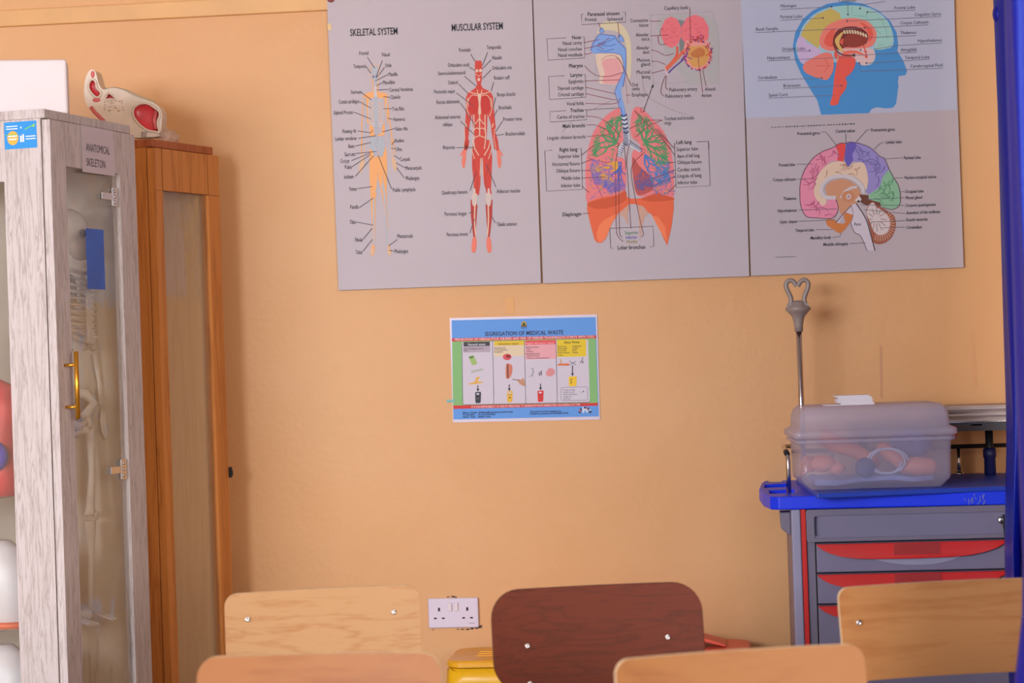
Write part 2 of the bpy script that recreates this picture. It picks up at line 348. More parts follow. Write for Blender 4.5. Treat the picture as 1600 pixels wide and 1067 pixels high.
for q in [((525,55),(493,52)),((247,88),(392,74)),((218,138),(350,84)),((222,180),(352,95)),((245,247),(372,103)),((555,128),(515,102)),((588,187),(527,152)),((585,258),(532,186)),((263,332),(363,317)),((497,335),(403,100)),((273,464),(370,397)),((250,563),(370,586)),((297,687),(362,607)),((297,768),(365,684)),((537,686),(475,730)),((513,766),(480,760)),
  ((1042,347),(1083,220)),((1222,322),(1155,163)),((1033,503),(1068,490)),((1217,570),(1193,525)),((1040,640),(1075,540))]: Ln.line(q, 4.5, (74, 66, 72), 4)
Ln.build('pointer_lines', p1, L1)
# skeletal figure: orange body outline with pale bones
G = Print(onb); OR = (236, 168, 106); OL = (226, 178, 140); BN = (176, 178, 186); PW = (205, 190, 186)
G.frame(500, 0, 4.571)
G.line([(360,545),(358,500),(372,470),(392,457),(412,470),(422,500),(420,560),(412,600)], 6, OL, 1, True)
G.line([(372,560),(378,620),(376,655),(330,668),(312,690),(305,760),(300,860),(298,960),(296,1064)], 8, OR, 1, True)
G.line([(412,600),(414,655),(468,668),(486,692),(488,760),(495,850),(510,950),(518,1030)], 8, OR, 1, True)
G.ell(392, 500, 24, 36, BN, 1); G.ell(381, 548, 7, 10, (110,112,140), 3); G.ell(402, 547, 7, 10, (110,112,140), 3); G.poly([(380,540),(410,540),(408,592),(396,602),(384,592)], BN, 1)
G.poly([(376,650),(410,650),(470,672),(480,698),(446,704),(400,696),(352,704),(314,696),(330,670)], OR, 1)
G.poly([(384,610),(404,610),(408,700),(384,700)], (196,190,194), 2)
for x0, x1 in ((330,352),(462,482)): G.poly([(x0,700),(x1,700),(x1+4,800),(x1+2,880),(x0+4,880),(x0,790)], OR, 1)
G.poly([(352,704),(448,704),(462,780),(452,880),(440,905),(360,905),(346,860),(342,770)], (190,182,188), 1)
G.line([(398,690),(400,860)], 26, BN, 3)
for k in range(7):
    y = 722+k*22
    for s_ in (-1, 1): G.line([(400+s_*12,y),(400+s_*30,y+6),(400+s_*40,y-4),(400+s_*46,y-14)], 7, BN, 3, True); G.line([(400+s_*16,y+12),(400+s_*34,y+18),(400+s_*46,y+2)], 5, OR, 2, True)
G.poly([(352,880),(384,910),(384,960),(440,955),(444,900),(462,870),(462,960),(440,970),(356,975)], OR, 1)
G.line([(402,860),(404,985),(404,1064)], 18, BN, 3)
for k in range(9): G.line([(392,868+k*22),(414,868+k*22)], 4, (158,160,170), 4)
G.poly([(360,985),(390,985),(398,1064),(356,1064)], BN, 2, True); G.poly([(420,985),(448,980),(456,1064),(414,1064)], BN, 2, True)
for xs in ((312,330,326),(488,470,474)): G.line([(xs[0],700),(xs[1],800),(xs[2],900)], 10, BN, 3, True)
G.line([(326,900),(316,980),(308,1064)], 8, BN, 3, True); G.line([(474,900),(488,980),(502,1050)], 8, BN, 3, True)
G.frame(500, 220, 4.446)
G.line([(310,-10),(306,60),(300,110)], 6, OL, 2); G.line([(292,0),(288,60),(286,120)], 6, OR, 2)
G.line([(488,-10),(498,60),(506,110)], 6, OL, 2); G.line([(506,-10),(518,60),(522,100)], 6, OR, 2)
G.poly([(300,110),(278,150),(272,205),(282,228),(296,200),(308,150)], (216,176,140), 2, True); G.poly([(500,105),(526,140),(532,190),(524,216),(510,190),(500,150)], (216,176,140), 2, True)
G.poly([(350,30),(372,90),(376,120),(368,220),(376,330),(386,355),(400,250),(403,180),(412,250),(428,330),(440,350),(440,220),(436,110),(450,30),(462,60),(466,200),(462,380),(470,560),(470,700),(476,790),(494,795),(492,760),(466,700),(446,460),(428,360),(405,260),(386,400),(384,600),(382,740),(376,796),(350,795),(352,760),(366,700),(360,560),(352,400),(344,250),(342,60)], OR, 1)
G.line([(384,100),(392,230),(392,360)], 14, BN, 2, True); G.line([(424,100),(424,230),(446,360),(452,440)], 14, BN, 2, True)
G.line([(372,400),(372,560),(374,730)], 12, BN, 2); G.line([(456,440),(460,600),(468,730)], 12, BN, 2)
G.poly([(370,120),(436,118),(440,200),(424,330),(404,200),(390,340),(374,330),(366,210)], OR, 2, True)
G.poly([(372,0),(398,20),(396,70),(378,100),(366,60)], BN, 3, True); G.poly([(416,20),(446,0),(450,60),(430,100),(412,70)], BN, 3, True)
for c in ((362,770),(482,770)): G.ell(*c, 14, 26, (216,176,140), 3)
G.build('skeleton_figure', p1, L1)
# muscular figure
G = Print(onb); RD = (204, 66, 54); RB = (214, 84, 68); CR = (222, 186, 162); PK = (232, 122, 100)
G.frame(500, 0, 4.571)
G.poly([(1106,470),(1108,437),(1122,430),(1130,438),(1140,430),(1154,437),(1158,470),(1156,560),(1150,600),(1156,630),(1116,630),(1122,600),(1110,560)], RD, 1)
for c in ((1121,506),(1146,504),(1134,568)): G.ell(*c, 10, 12, (224,190,170), 3)
G.line([(1112,530),(1132,545),(1156,528)], 5, CR, 3)
G.poly([(1118,610),(1152,610),(1164,630),(1214,652),(1236,690),(1240,760),(1254,900),(1252,940),(1270,1000),(1278,1066),(1244,1066),(1228,960),(1218,880),(1196,810),(1194,900),(1190,980),(1192,1066),(1104,1066),(1106,980),(1092,900),(1086,810),(1070,880),(1060,980),(1054,1066),(1030,1066),(1032,960),(1042,800),(1042,700),(1056,664),(1110,628)], RD, 1)
for s_ in (-1, 1):
    c = 1139; X = lambda d: c+s_*d
    G.line([(X(4),672),(X(50),664),(X(84),650)], 6, CR, 3, True)
    G.poly([(X(14),684),(X(50),680),(X(74),708),(X(82),760),(X(60),806),(X(34),818),(X(14),790),(X(10),730)], (196,52,44), 2, True)
    G.line([(X(14),684),(X(52),680),(X(78),714),(X(82),764)], 5, CR, 3, True)
    G.line([(X(82),700),(X(92),760),(X(72),830)], 5, CR, 3, True)
    G.line([(X(40),818),(X(40),900),(X(44),980),(X(34),1064)], 7, CR, 3, True)
    G.line([(X(2),846),(X(26),880),(X(40),884)], 6, CR, 3, True); G.line([(X(2),920),(X(24),915),(X(40),930)], 6, CR, 3, True); G.line([(X(0),968),(X(44),985)], 6, CR, 3)
    G.line([(X(100),880),(X(90),910)], 7, CR, 3); G.line([(X(108),920),(X(104),990),(X(118),1060)], 4, CR, 3)
G.poly([(1126,676),(1150,676),(1146,740),(1150,810),(1130,810),(1134,740)], CR, 3, True); G.line([(1140,800),(1140,972)], 8, CR, 3); G.line([(1122,640),(1130,675)], 5, CR, 3); G.line([(1158,640),(1150,675)], 5, CR, 3)
G.frame(500, 220, 4.446)
G.poly([(1064,-6),(1184,-6),(1190,60),(1196,120),(1192,240),(1188,330),(1192,372),(1162,372),(1140,300),(1130,200),(1122,112),(1116,200),(1114,300),(1104,378),(1070,372),(1066,280),(1056,180),(1056,100)], RD, 1)
for s_ in (-1, 1):
    c = 1122; X = lambda d: c+s_*d
    G.poly([(X(104),-6),(X(84),-6),(X(90),40),(X(108),78),(X(126),74),(X(114),20)], RD, 1)
    G.poly([(X(106),66),(X(128),62),(X(150),100),(X(144),108),(X(130),90),(X(138),150),(X(130),192),(X(118),186),(X(108),130)], PK, 2)
    G.line([(X(62),-6),(X(48),50),(X(18),102)], 7, CR, 3, True); G.line([(X(70),60),(X(48),126)], 5, CR, 3); G.line([(X(6),120),(X(10),240)], 5, CR, 3)
    G.line([(X(60),140),(X(30),250),(X(34),360)], 3, (160,44,38), 2, True)
    G.poly([(X(30),372),(X(66),372),(X(62),446),(X(38),446)], (206,186,178), 2, True); G.poly([(X(44),330),(X(56),330),(X(60),380),(X(40),380)], (216,188,176), 3)
    G.poly([(X(46),400),(X(76),410),(X(74),520),(X(56),676),(X(44),676),(X(34),540),(X(28),450)], (180,56,48), 1)
    G.line([(X(46),430),(X(48),560),(X(40),660)], 9, CR, 2, True)
    G.poly([(X(40),672),(X(60),672),(X(70),740),(X(64),772),(X(46),776),(X(36),740),(X(34),700)], PK, 3, True)
G.build('muscle_figure', p1, L1)
# ---- board of the respiratory system
p2, L2 = board('anatomy_poster', 'white board showing red lungs, windpipe and alveoli above an orange diaphragm', (832.0, -28), (1157.0, -40), (1170.8, 431.5), (848.6, 442.8))
T = Print(onb)
T.frame(830, 0, 4.571, -.036)
for s, a, b, y, bo in [('Paranasal sinuses',403,630,97,1),('Frontal',385,465,138,0),('Sphenoid',543,653,134,0),('Capillary beds',950,1120,55,0),('Connective',707,835,145,0),('tissue',770,837,178,0),('Alveolar',747,838,247,0),('sacs',787,843,276,0),('Alveolar',750,843,340,0),('duct',797,846,371,0),('Mucous',755,846,427,0),('gland',783,847,458,0),('Mucosal',752,848,513,0),('lining',790,850,547,0),('Nose',292,355,266,1),('Nasal cavity',225,363,306,0),('Nasal conchae',193,362,350,0),('Nasal vestibule',192,366,391,0),('Pharynx',270,370,468,1),('Larynx',280,365,534,1),('Epiglottis',268,372,580,0),('Thyroid cartilage',186,374,628,0),('Cricoid cartilage',192,376,672,0),('Vocal folds',252,376,738,0),('Trachea',278,374,786,1),('Carina of trachea',185,380,832,0),('Main bronchi',225,383,897,1),('Lingular division bronchi',115,386,980,0),('Oral',720,762,604,0),('cavity',720,775,632,0),('Esophagus',720,832,674,0),('Pulmonary artery',987,1185,637,0),('Alveoli',1240,1315,635,0),('Pulmonary vein',958,1138,683,0),('Atrium',1215,1288,680,0),('Tracheal and bronchi',950,1160,843,0),('rings',950,1000,877,0),('Left lung',1037,1145,1014,1)]:
    T.text(s, a, b, y, 27 if bo else 26, DK, bool(bo))
T.frame(830, 210, 4.446, -.034)
for s, a, b, y, bo in [('Right lung',197,320,104,1),('Superior lobe',187,333,150,0),('Horizontal fissure',147,336,204,0),('Oblique fissure',173,337,250,0),('Middle lobe',212,338,302,0),('Inferior lobe',208,339,353,0),('Diaphragm',218,347,553,1),('Superior lobe',1010,1159,100,0),('Apex of left lung',1013,1169,147,0),('Oblique fissure',1015,1183,191,0),('Cardiac notch',1016,1173,242,0),('Lingula of lung',1017,1182,285,0),('Inferior lobe',1018,1152,332,0),('Lobar bronchus',600,791,783,1)]:
    T.text(s, a, b, y, 27 if bo else 26, DK, bool(bo))
T.text('Superior', 650, 745, 681, 23, (70,140,90)); T.text('Inferior', 658, 737, 713, 23, (84,76,180)); T.text('Middle', 662, 737, 745, 23, (150,140,60))
T.build('lettering', p2, L2)
Ln = Print(onb); BR = (140, 62, 66); GY = (96, 84, 92)
Ln.frame(830, 0, 4.571)
for q in [((375,100),(358,103),(362,176),(676,158),(672,86),(655,88)),((248,270),(112,277),(120,430),(383,413),(378,263),(362,264)),((240,540),(124,547),(131,711),(390,694),(386,531),(370,532)),((248,790),(133,797),(136,872),(397,855),(395,785)),((1180,1013),(1268,1009),(1270,1064)),((1024,1022),(1024,1064)),((378,785),(640,770))]: Ln.line(q, 4, GY, 4)
for q in [((478,160),(500,215)),((618,158),(630,270)),((375,304),(485,282)),((378,346),(470,325),(560,270)),((470,325),(530,310)),((470,325),(520,352)),((378,387),(410,384),(436,372)),((380,468),(420,510),(480,542),(560,545),(660,515)),((380,578),(636,570)),((386,622),(600,670)),((390,668),(560,706),(612,714)),((388,738),(560,742),(620,730),(634,700)),((390,828),(480,840),(560,890),(640,980)),((393,893),(460,893),(540,930),(600,1000),(630,1040)),((398,975),(560,960)),
   ((714,612),(690,560),(670,510),(630,430),(602,412)),((706,678),(676,680)),((936,858),(840,860),(760,890),(700,920)),((936,858),(840,900),(740,980)),((1132,52),(1138,310)),((848,152),(930,150)),((852,256),(975,250)),((905,256),(915,315),(965,313)),((920,254),(925,212),(945,204)),((855,357),(900,368),(960,395),(1020,380)),((858,440),(900,438),(960,460)),((858,524),(950,498)),((978,640),(960,620),(965,540)),((948,686),(926,660),(935,600),(958,540)),((1224,660),(1190,400)),((1248,615),(1225,500)),((1010,1050),(905,920)),((1000,1064),(740,790))]: Ln.line(q, 4, BR, 7, len(q) > 2)
Ln.line([(800,800),(865,615)], 4, (60,48,56), 6); Ln.poly([(874,598),(856,622),(872,628)], (50,40,48), 6); Ln.line([(782,772),(805,768),(808,798),(784,802),(782,772)], 3, BR, 6)
Ln.line([(850,108),(1302,82),(1302,150)], 3, (168,158,164), 4); Ln.line([(850,108),(870,600),(1110,586)], 3, (168,158,164), 4); Ln.line([(795,555),(805,640),(860,710),(1000,780),(1110,820)], 3, (150,138,144), 4, True); Ln.line([(400,800),(565,722)], 3, (150,138,144), 4); Ln.line([(218,945),(300,855)], 3, (150,138,144), 4)
Ln.frame(830, 210, 4.446)
for q in [((147,109),(94,113),(106,394),(356,382),(347,98),(328,100)),((1150,51),(1230,47),(1243,356),(1006,368),(994,58)),((590,650),(545,652),(552,790),(572,790)),((545,652),(846,638),(852,778),(824,780))]: Ln.line(q, 4, GY, 4)
for q in [((345,146),(436,76)),((345,203),(430,170)),((346,251),(410,250)),((347,303),(510,296)),((350,358),(402,404)),((998,100),(860,-40)),((998,148),(880,-20)),((1003,190),(952,200)),((1003,246),(838,312)),((1003,292),(840,360)),((1006,346),(955,402)),((358,549),(406,548))]: Ln.line(q, 4, (120,58,66), 7)
for q in [((586,270),(590,640),(605,710),(640,745)),((608,240),(612,650),(620,700),(632,716)),((690,40),(664,160),(672,320),(692,655)),((790,120),(700,220),(706,360),(762,620),(780,690),(765,712)),((610,60),(586,200),(586,280)),((640,40),(655,180),(655,240))]: Ln.line(q, 3.6, (120,58,66), 7, True)
Ln.build('pointer_lines', p2, L2)
G = Print(onb); BL = (128, 164, 222); BD = (72, 98, 176); LU = (228, 124, 126); DI = (226, 100, 62)
G.frame(830, 0, 4.571)
G.poly([(470,240),(500,170),(560,150),(640,170),(700,260),(715,380),(710,540),(690,560),(680,420),(670,300),(620,230),(520,215)], (214,198,164), 1, True)
G.poly([(455,395),(470,380),(600,378),(650,395),(668,430),(668,560),(640,600),(520,600),(486,590),(490,540),(470,470)], (222,196,176), 1, True)
G.poly([(424,362),(440,310),(470,262),(492,243),(600,256),(615,290),(650,322),(676,350),(678,420),(672,520),(660,600),(640,640),(650,700),(672,800),(652,806),(632,770),(615,690),(596,660),(612,610),(640,560),(660,510),(658,440),(640,392),(590,378),(470,378),(462,392)], BL, 2)
G.line([(424,362),(440,310),(470,262),(492,243),(600,256),(615,290),(650,322),(676,350),(678,420),(670,540),(655,620)], 5, BD, 3); G.line([(470,378),(590,378),(640,392),(658,440),(660,510),(612,610),(596,660),(632,770)], 4, BD, 3)
G.line([(480,310),(540,300),(600,270)], 6, (86,124,200), 3, True); G.line([(470,350),(520,366),(590,350)], 6, (86,124,200), 3, True); G.line([(500,325),(560,328),(604,316)], 6, (86,124,200), 3, True)
G.poly([(490,205),(510,198),(520,230),(500,236),(486,222)], BL, 2, True); G.poly([(625,250),(645,252),(664,290),(650,300),(630,292),(618,270)], BL, 2, True)
G.line([(490,205),(510,198),(520,230),(500,236),(486,222),(490,205)], 3, BD, 3); G.line([(625,250),(645,252),(664,290),(650,300),(630,292),(618,270),(625,250)], 3, BD, 3)
G.poly([(505,450),(540,420),(600,418),(636,460),(644,540),(620,590),(560,600),(510,585),(524,520)], (226,160,160), 2, True)
G.line([(500,430),(540,402),(600,400),(640,440),(655,500)], 5, (204,130,110), 2, True); G.line([(458,400),(462,480),(458,570),(480,600),(560,620),(590,650)], 3, (176,164,160), 2, True); G.line([(668,540),(680,640),(690,740)], 3, (190,120,110), 2)
# alveoli
G.poly([(900,130),(1000,100),(1260,110),(1320,150),(1340,260),(1340,600),(1110,606),(1060,520),(960,380),(895,200)], (178,172,172), 1)
G.poly([(1050,140),(1100,150),(1096,360),(1060,370)], (124,128,128), 2)
def cauli(cx, cy, rx, ry, c, dark):
    pts = []
    for k in range(48):
        t = 2*PI*k/48; w_ = 1+.06*abs(math.sin(t*5)); pts.append((cx+rx*w_*math.cos(t), cy+ry*w_*math.sin(t)))
    G.poly(pts, c, 3)
    for k in range(14):
        t = k*2.4; r = .25+.6*((k*37) % 10)/10; x, y = cx+rx*r*math.cos(t), cy+ry*r*math.sin(t); G.line([(x-12,y-4),(x,y+7),(x+14,y-2)], 4, dark, 4, True)
cauli(1000, 230, 70, 105, (234,114,122), (214,96,106)); cauli(1170, 230, 95, 118, (234,114,122), (214,96,106))
G.poly([(1100,300),(1160,280),(1230,280),(1270,310),(1286,370),(1280,440),(1240,490),(1180,496),(1130,470),(1090,420)], (232,150,140), 4, True)
G.poly([(1120,340),(1200,330),(1260,330),(1270,400),(1250,450),(1200,480),(1150,470),(1120,420)], (214,154,84), 5, True); G.poly([(1140,380),(1200,340),(1240,360),(1230,400),(1160,410)], (196,116,62), 6, True)
rnd = random.Random(7)
for k in range(70):
    t = rnd.uniform(PI*.95, PI*2.05); r = rnd.uniform(.72, 1.05); x, y = 1190+98*r*math.cos(t), 380+118*r*math.sin(t); a_ = rnd.uniform(0, 6.3)
    G.line([(x,y),(x+22*math.cos(a_),y+22*math.sin(a_))], 5, rnd.choice([(200,56,48),(200,56,48),(104,44,120)]), 6)
for k in range(40):
    t = rnd.uniform(-.3, PI*.95); x, y = 1190+97*math.cos(t), 380+118*math.sin(t); G.line([(x-7,y-6),(x+rnd.uniform(-4,10),y+9)], 5, rnd.choice([(92,44,130),(206,64,60)]), 6)
G.line([(1042,330),(1040,390),(1000,450),(955,490)], 17, (216,90,64), 5, True); G.line([(1090,360),(1040,420),(960,500)], 22, (222,104,74), 5, True); G.line([(1120,380),(1080,430),(1020,480),(980,520)], 9, (92,50,150), 6, True)
for d in ((1130,350),(1150,420),(1112,440)): G.line([(1070,432),(1090,400),d], 5, (92,50,150), 6)
for d in ((952,480),(966,520),(958,504)): G.line([d,(d[0]+12,d[1]+22)], 5, (236,200,200), 6)
# lungs (frame 4) and diaphragm
LU1 = [(602,-95),(560,-50),(500,10),(420,70),(396,130),(380,240),(378,370),(386,470),(490,437),(600,420),(654,390),(660,300),(660,190),(640,60),(650,-20),(640,-70)]
LU2 = [(720,-95),(760,-90),(830,-30),(900,30),(950,80),(980,180),(990,320),(985,440),(900,410),(800,430),(740,440),(720,380),(700,260),(700,120),(698,0),(700,-60)]
up = lambda q: [(x, y-20 if y < 0 else y) for x, y in q]
G.frame(830, 210, 4.446)
LU1 = [(640,-190),(560,-160),(500,-110),(440,-30),(408,50),(386,150),(376,260),(380,370),(390,470),(490,437),(600,420),(652,388),(660,300),(650,180),(600,140),(640,60),(655,-20),(640,-110)]
LU2 = [(725,-190),(770,-180),(850,-100),(920,-20),(965,90),(988,220),(992,340),(985,440),(900,412),(800,430),(735,420),(712,330),(700,230),(704,120),(760,80),(700,20),(690,-60),(700,-150)]
G.poly(LU1, LU, 1, True); G.poly(LU2, LU, 1, True)
G.poly([(704,160),(760,230),(840,300),(850,370),(820,400),(740,420),(712,330)], (186,84,78), 2, True)
G.line([(392,160),(430,175),(540,195),(590,190)], 4, (150,70,110), 3, True); G.line([(410,250),(450,340),(495,437)], 4, (140,70,120), 3, True); G.line([(720,-160),(800,-60),(880,60),(955,200),(940,300)], 3, (150,70,80), 3, True); G.line([(760,230),(830,310),(840,380),(950,436)], 4, (150,70,90), 3, True)
rnd = random.Random(11)
def inside(x, y, pl):
    c = False; j = len(pl)-1
    for i in range(len(pl)):
        if (pl[i][1] > y) != (pl[j][1] > y) and x < (pl[j][0]-pl[i][0])*(y-pl[i][1])/(pl[j][1]-pl[i][1])+pl[i][0]: c = not c
        j = i
    return c
def grow(x, y, a, ln, w_, c, d, pl):
    if d == 0: return
    x2, y2 = x+ln*math.cos(a), y+ln*math.sin(a)
    if not inside(x2, y2, pl): return
    G.line([(x,y),(x2,y2)], w_, c, 4 + (d % 3)); 
    for s_ in (-1, 0, 1):
        if s_ == 0 and rnd.random() < .35: continue
        grow(x2, y2, a+s_*rnd.uniform(.3,.75)+rnd.uniform(-.1,.1), ln*rnd.uniform(.7,.95), max(w_*.72, 3.2), c, d-1, pl)
GN, BU, YE, PU = (74,150,98), (72,124,190), (222,164,58), (140,110,180)
g1 = [(645,-150),(560,-120),(480,-50),(430,40),(410,150),(560,185),(610,130),(640,0)]; g2 = [(725,-160),(800,-130),(900,-20),(950,80),(955,200),(900,240),(780,100),(720,20)]
for a_ in (2.7,3.4,3.9,4.4,5.0): grow(590, 60, a_, 62, 13, GN, 5, g1)
for a_ in (4.3,4.9,5.5,6.1,.5,1.0): grow(790, 60, a_, 62, 13, GN, 5, g2)
for pl in (g1, g2):
    xs = [p[0] for p in pl]; ys = [p[1] for p in pl]; k = 0
    while k < 150:
        x, y = rnd.uniform(min(xs), max(xs)), rnd.uniform(min(ys), max(ys))
        if inside(x, y, pl): a_ = rnd.uniform(0, 6.3); ln_ = rnd.uniform(12, 24); G.line([(x, y), (x+ln_*math.cos(a_), y+ln_*math.sin(a_))], rnd.uniform(3.5, 6), rnd.choice([GN, GN, (92,166,112), (110,150,110)]), 4)
        k += 1
m1 = [(410,200),(600,190),(610,240),(560,400),(490,420),(420,320)]
for a_ in (2.5,2.9,3.3): grow(600, 190, a_, 58, 12, YE, 5, m1)
i1 = LU1; b1 = [(396,170),(660,170),(655,388),(490,432),(400,460)]
for a_ in (1.4,1.8,2.2,2.6): grow(610, 190, a_, 60, 10, PU if a_ > 2 else (84,100,190), 6, b1)
G.poly([(596,200),(628,190),(626,250),(578,276),(590,240)], (66,96,190), 5); G.poly([(588,190),(600,180),(606,230),(586,260),(540,250),(570,230)], YE, 6)
for k in range(90):
    x, y = rnd.uniform(395,640), rnd.uniform(150,440)
    if inside(x, y, LU1) and inside(x, y, b1): a_ = rnd.uniform(0,6.3); G.line([(x,y),(x+20*math.cos(a_),y+20*math.sin(a_))], 4, rnd.choice([PU,PU,YE,(96,120,180),GN]), 5)
b2 = [(740,110),(800,110),(960,200),(985,420),(850,380),(800,250)]
for a_ in (.7,1.1,1.6): grow(790, 140, a_, 66, 13, BU, 6, b2)
b3 = [(706,180),(780,240),(850,300),(845,390),(760,430),(715,350)]
for a_ in (1.0,1.7,2.0): grow(770, 240, a_, 40, 5, (104,90,150), 5, b3)
for k in range(90):
    x, y = rnd.uniform(840,985), rnd.uniform(180,430)
    if inside(x, y, LU2): a_ = rnd.uniform(0,6.3); G.line([(x,y),(x+20*math.cos(a_),y+20*math.sin(a_))], 4, rnd.choice([PU,PU,BU,GN]), 5)
# windpipe with rings
G.poly([(632,-45),(664,-45),(672,40),(700,60),(770,110),(752,124),(680,78),(664,62),(632,110),(620,160),(598,160),(606,90),(642,40)], (206,206,216), 6)
for k in range(11):
    y = -40+k*11; G.line([(634+k*1.2,y),(650+k,y+6),(668+k,y)], 6, (60,66,104), 7)
for k in range(9): t = k/8; x, y = 690+t*76, 62+t*50; G.line([(x-6,y+10),(x+8,y-12)], 5, (60,66,104), 7)
for k in range(8): t = k/7; x, y = 650-t*44, 52+t*100; G.line([(x-12,y-6),(x+12,y+5)], 5, (60,66,104), 7)
G.frame(830, 0, 4.571)
for k in range(5): G.line([(640+k*5,822+k*30),(662+k*4,830+k*30),(682+k*3,818+k*30)], 13, (62,74,116), 8)
G.poly([(632,770),(664,770),(676,830),(648,836)], BL, 7); G.line([(640,770),(656,836)], 5, BD, 8)
G.poly([(646,836),(680,826),(704,1000),(668,1000)], (204,204,214), 6)
G.frame(830, 210, 4.446)
G.poly([(390,470),(490,437),(600,418),(652,386),(662,430),(690,446),(740,446),(770,440),(880,406),(950,430),(988,436),(990,520),(975,640),(944,772),(900,680),(840,560),(812,542),(780,500),(720,484),(680,484),(640,520),(600,552),(560,620),(520,720),(490,752),(460,752),(440,732),(410,620),(388,520)], DI, 3)
G.poly([(390,482),(480,450),(600,424),(652,392),(662,436),(640,470),(540,510),(440,514)], (206,84,48), 4, True); G.poly([(770,446),(880,412),(985,442),(980,456),(880,466),(800,462)], (206,84,48), 4, True)
G.poly([(600,556),(540,575),(480,620),(456,680),(462,735),(490,744),(520,712),(560,620)], (238,124,80), 4, True); G.poly([(840,566),(880,570),(930,640),(944,740),(900,680)], (238,124,80), 4)
G.poly([(680,486),(640,500),(605,550),(640,570),(680,640),(668,560)], (200,156,138), 3); G.poly([(740,484),(780,500),(815,545),(790,570),(768,640),(755,750),(748,620)], (200,156,138), 3)
G.build('respiratory_figure', p2, L2)
# ---- board of the brain
p3, L3 = board('anatomy_poster', 'board with a blue head profile above a coloured brain section', (1158.4, -40), (1488.4, -53), (1505.8, 417.6), (1173.4, 431))
T = Print(onb); Ln = Print(onb); G = Print(onb); UL = (120, 112, 124)
G.frame(1150, 0, 4.324)
G.poly([(22,-250),(1468,-315),(1490,742),(66,800)], (184,186,206), 0)
T.frame(1150, 0, 4.324, -.038)
for s, a, b, y in [('Cerebrum',695,810,3),('Meninges',300,408,38),('Parietal Lobe',300,447,111),('Basal Ganglia',135,284,194),('Occipital Lobe',310,466,328),('Hippocampus',212,364,388),('Cerebellum',148,277,522),('Brainstem',320,434,576),('Spinal Cord',220,346,640),('Frontal Lobe',1070,1210,50),('Cingulate Gyrus',1207,1385,95),('Corpus Callosum',1110,1300,151),('Thalamus',1110,1217,219),('Hypothalamus',1228,1390,272),('Amygdala',1113,1222,334),('Temporal Lobe',1140,1307,386),('Cerebrospinal Fluid',1178,1396,442)]:
    T.text(s, a, b, y, 21, (66, 62, 78))
Ln.frame(1150, 0, 4.324)
for q in [((300,64),(645,46)),((300,137),(585,122)),((132,220),(870,188)),((310,350),(497,342)),((212,411),(785,385)),((148,546),(580,526)),((320,598),(712,579)),((218,663),(668,643)),((755,18),(756,98)),((838,60),(842,32),(1010,10)),((890,82),(1212,68)),((750,142),(1385,112)),((870,188),(1300,168)),((890,254),(1218,240)),((930,332),(1085,308),(1392,290)),((800,374),(1222,352)),((880,426),(1307,400)),((834,425),(838,482),(1398,460))]: Ln.line(q, 3.4, UL, 8)
for c in ((645,45),(587,121),(756,98),(838,58),(888,82),(750,142),(870,188),(497,342),(580,526),(712,579),(842,338),(880,426),(834,426)): Ln.ell(*c, 6, 6, (70,70,90), 8, 8)
HB = (74, 144, 206)
G.poly([(575,776),(550,680),(500,600),(440,500),(400,410),(384,310),(400,220),(450,130),(520,70),(620,25),(740,8),(860,25),(960,70),(1040,140),(1085,220),(1096,300),(1090,345),(1130,410),(1156,480),(1145,508),(1100,515),(1094,550),(1098,580),(1092,620),(1090,640),(1082,700),(1060,728),(1010,732),(950,724),(918,736),(898,764)], HB, 1)
G.poly([(410,360),(405,300),(425,250),(450,180),(510,110),(600,60),(700,40),(850,40),(960,80),(1030,150),(1060,230),(1064,290),(1040,325),(940,335),(940,400),(900,440),(820,420),(700,420),(560,430),(450,430)], (160,196,214), 2, True)
G.poly([(436,240),(470,170),(540,100),(640,55),(700,90),(720,130),(620,170),(570,230),(560,330),(530,310),(490,280)], (204,180,96), 3)
G.poly([(660,55),(740,38),(860,50),(960,95),(1030,160),(1058,240),(1054,290),(1010,330),(940,330),(950,250),(920,180),(840,135),(720,128),(700,90)], (160,206,196), 3, True)
for q in [((780,45),(790,105),(870,110)),((880,80),(880,120)),((960,120),(990,140),(1000,180)),((1010,180),(1020,260)),((960,310),(1000,300)),((950,200),(980,230))]: G.line(q, 3, (120,168,160), 4)
G.poly([(414,330),(415,270),(435,245),(465,260),(480,290),(540,320),(570,340),(570,370),(500,395),(450,430),(425,390)], (204,178,214), 3, True)
G.poly([(566,300),(570,240),(610,180),(680,140),(780,122),(880,140),(935,190),(950,240),(930,300),(870,325),(700,330),(660,345),(600,335)], (236,130,116), 4, True)
G.poly([(596,280),(620,225),(670,190),(660,250),(665,310),(620,312)], (232,96,78), 5, True); G.poly([(840,150),(910,190),(926,240),(900,280),(890,220)], (232,96,78), 5, True)
G.poly([(655,270),(680,210),(740,182),(820,182),(880,215),(893,260),(870,300),(800,320),(740,318),(700,340),(670,320)], (120,48,44), 5, True)
G.poly([(668,275),(700,230),(728,215),(705,262),(700,300),(730,345),(700,340)], (222,180,104), 6, True); G.poly([(700,290),(712,262),(726,262),(722,300),(740,318)], (232,96,78), 6)
G.ell(805, 272, 82, 48, (150,62,50), 6, 20, -.1)
for k in range(9): x = 730+k*18; y = 215-12*math.sin(k/8*PI)+k*3; G.line([(x,y-10),(x+8,y+14)], 11, (226,206,170), 7)
G.poly([(690,330),(760,318),(860,318),(930,340),(938,390),(900,434),(850,440),(800,400),(730,370)], (222,190,190), 4, True)
G.line([(655,290),(680,345),(730,372),(795,374)], 11, (140,60,50), 7, True); G.ell(797, 373, 11, 11, (84,60,60), 8)
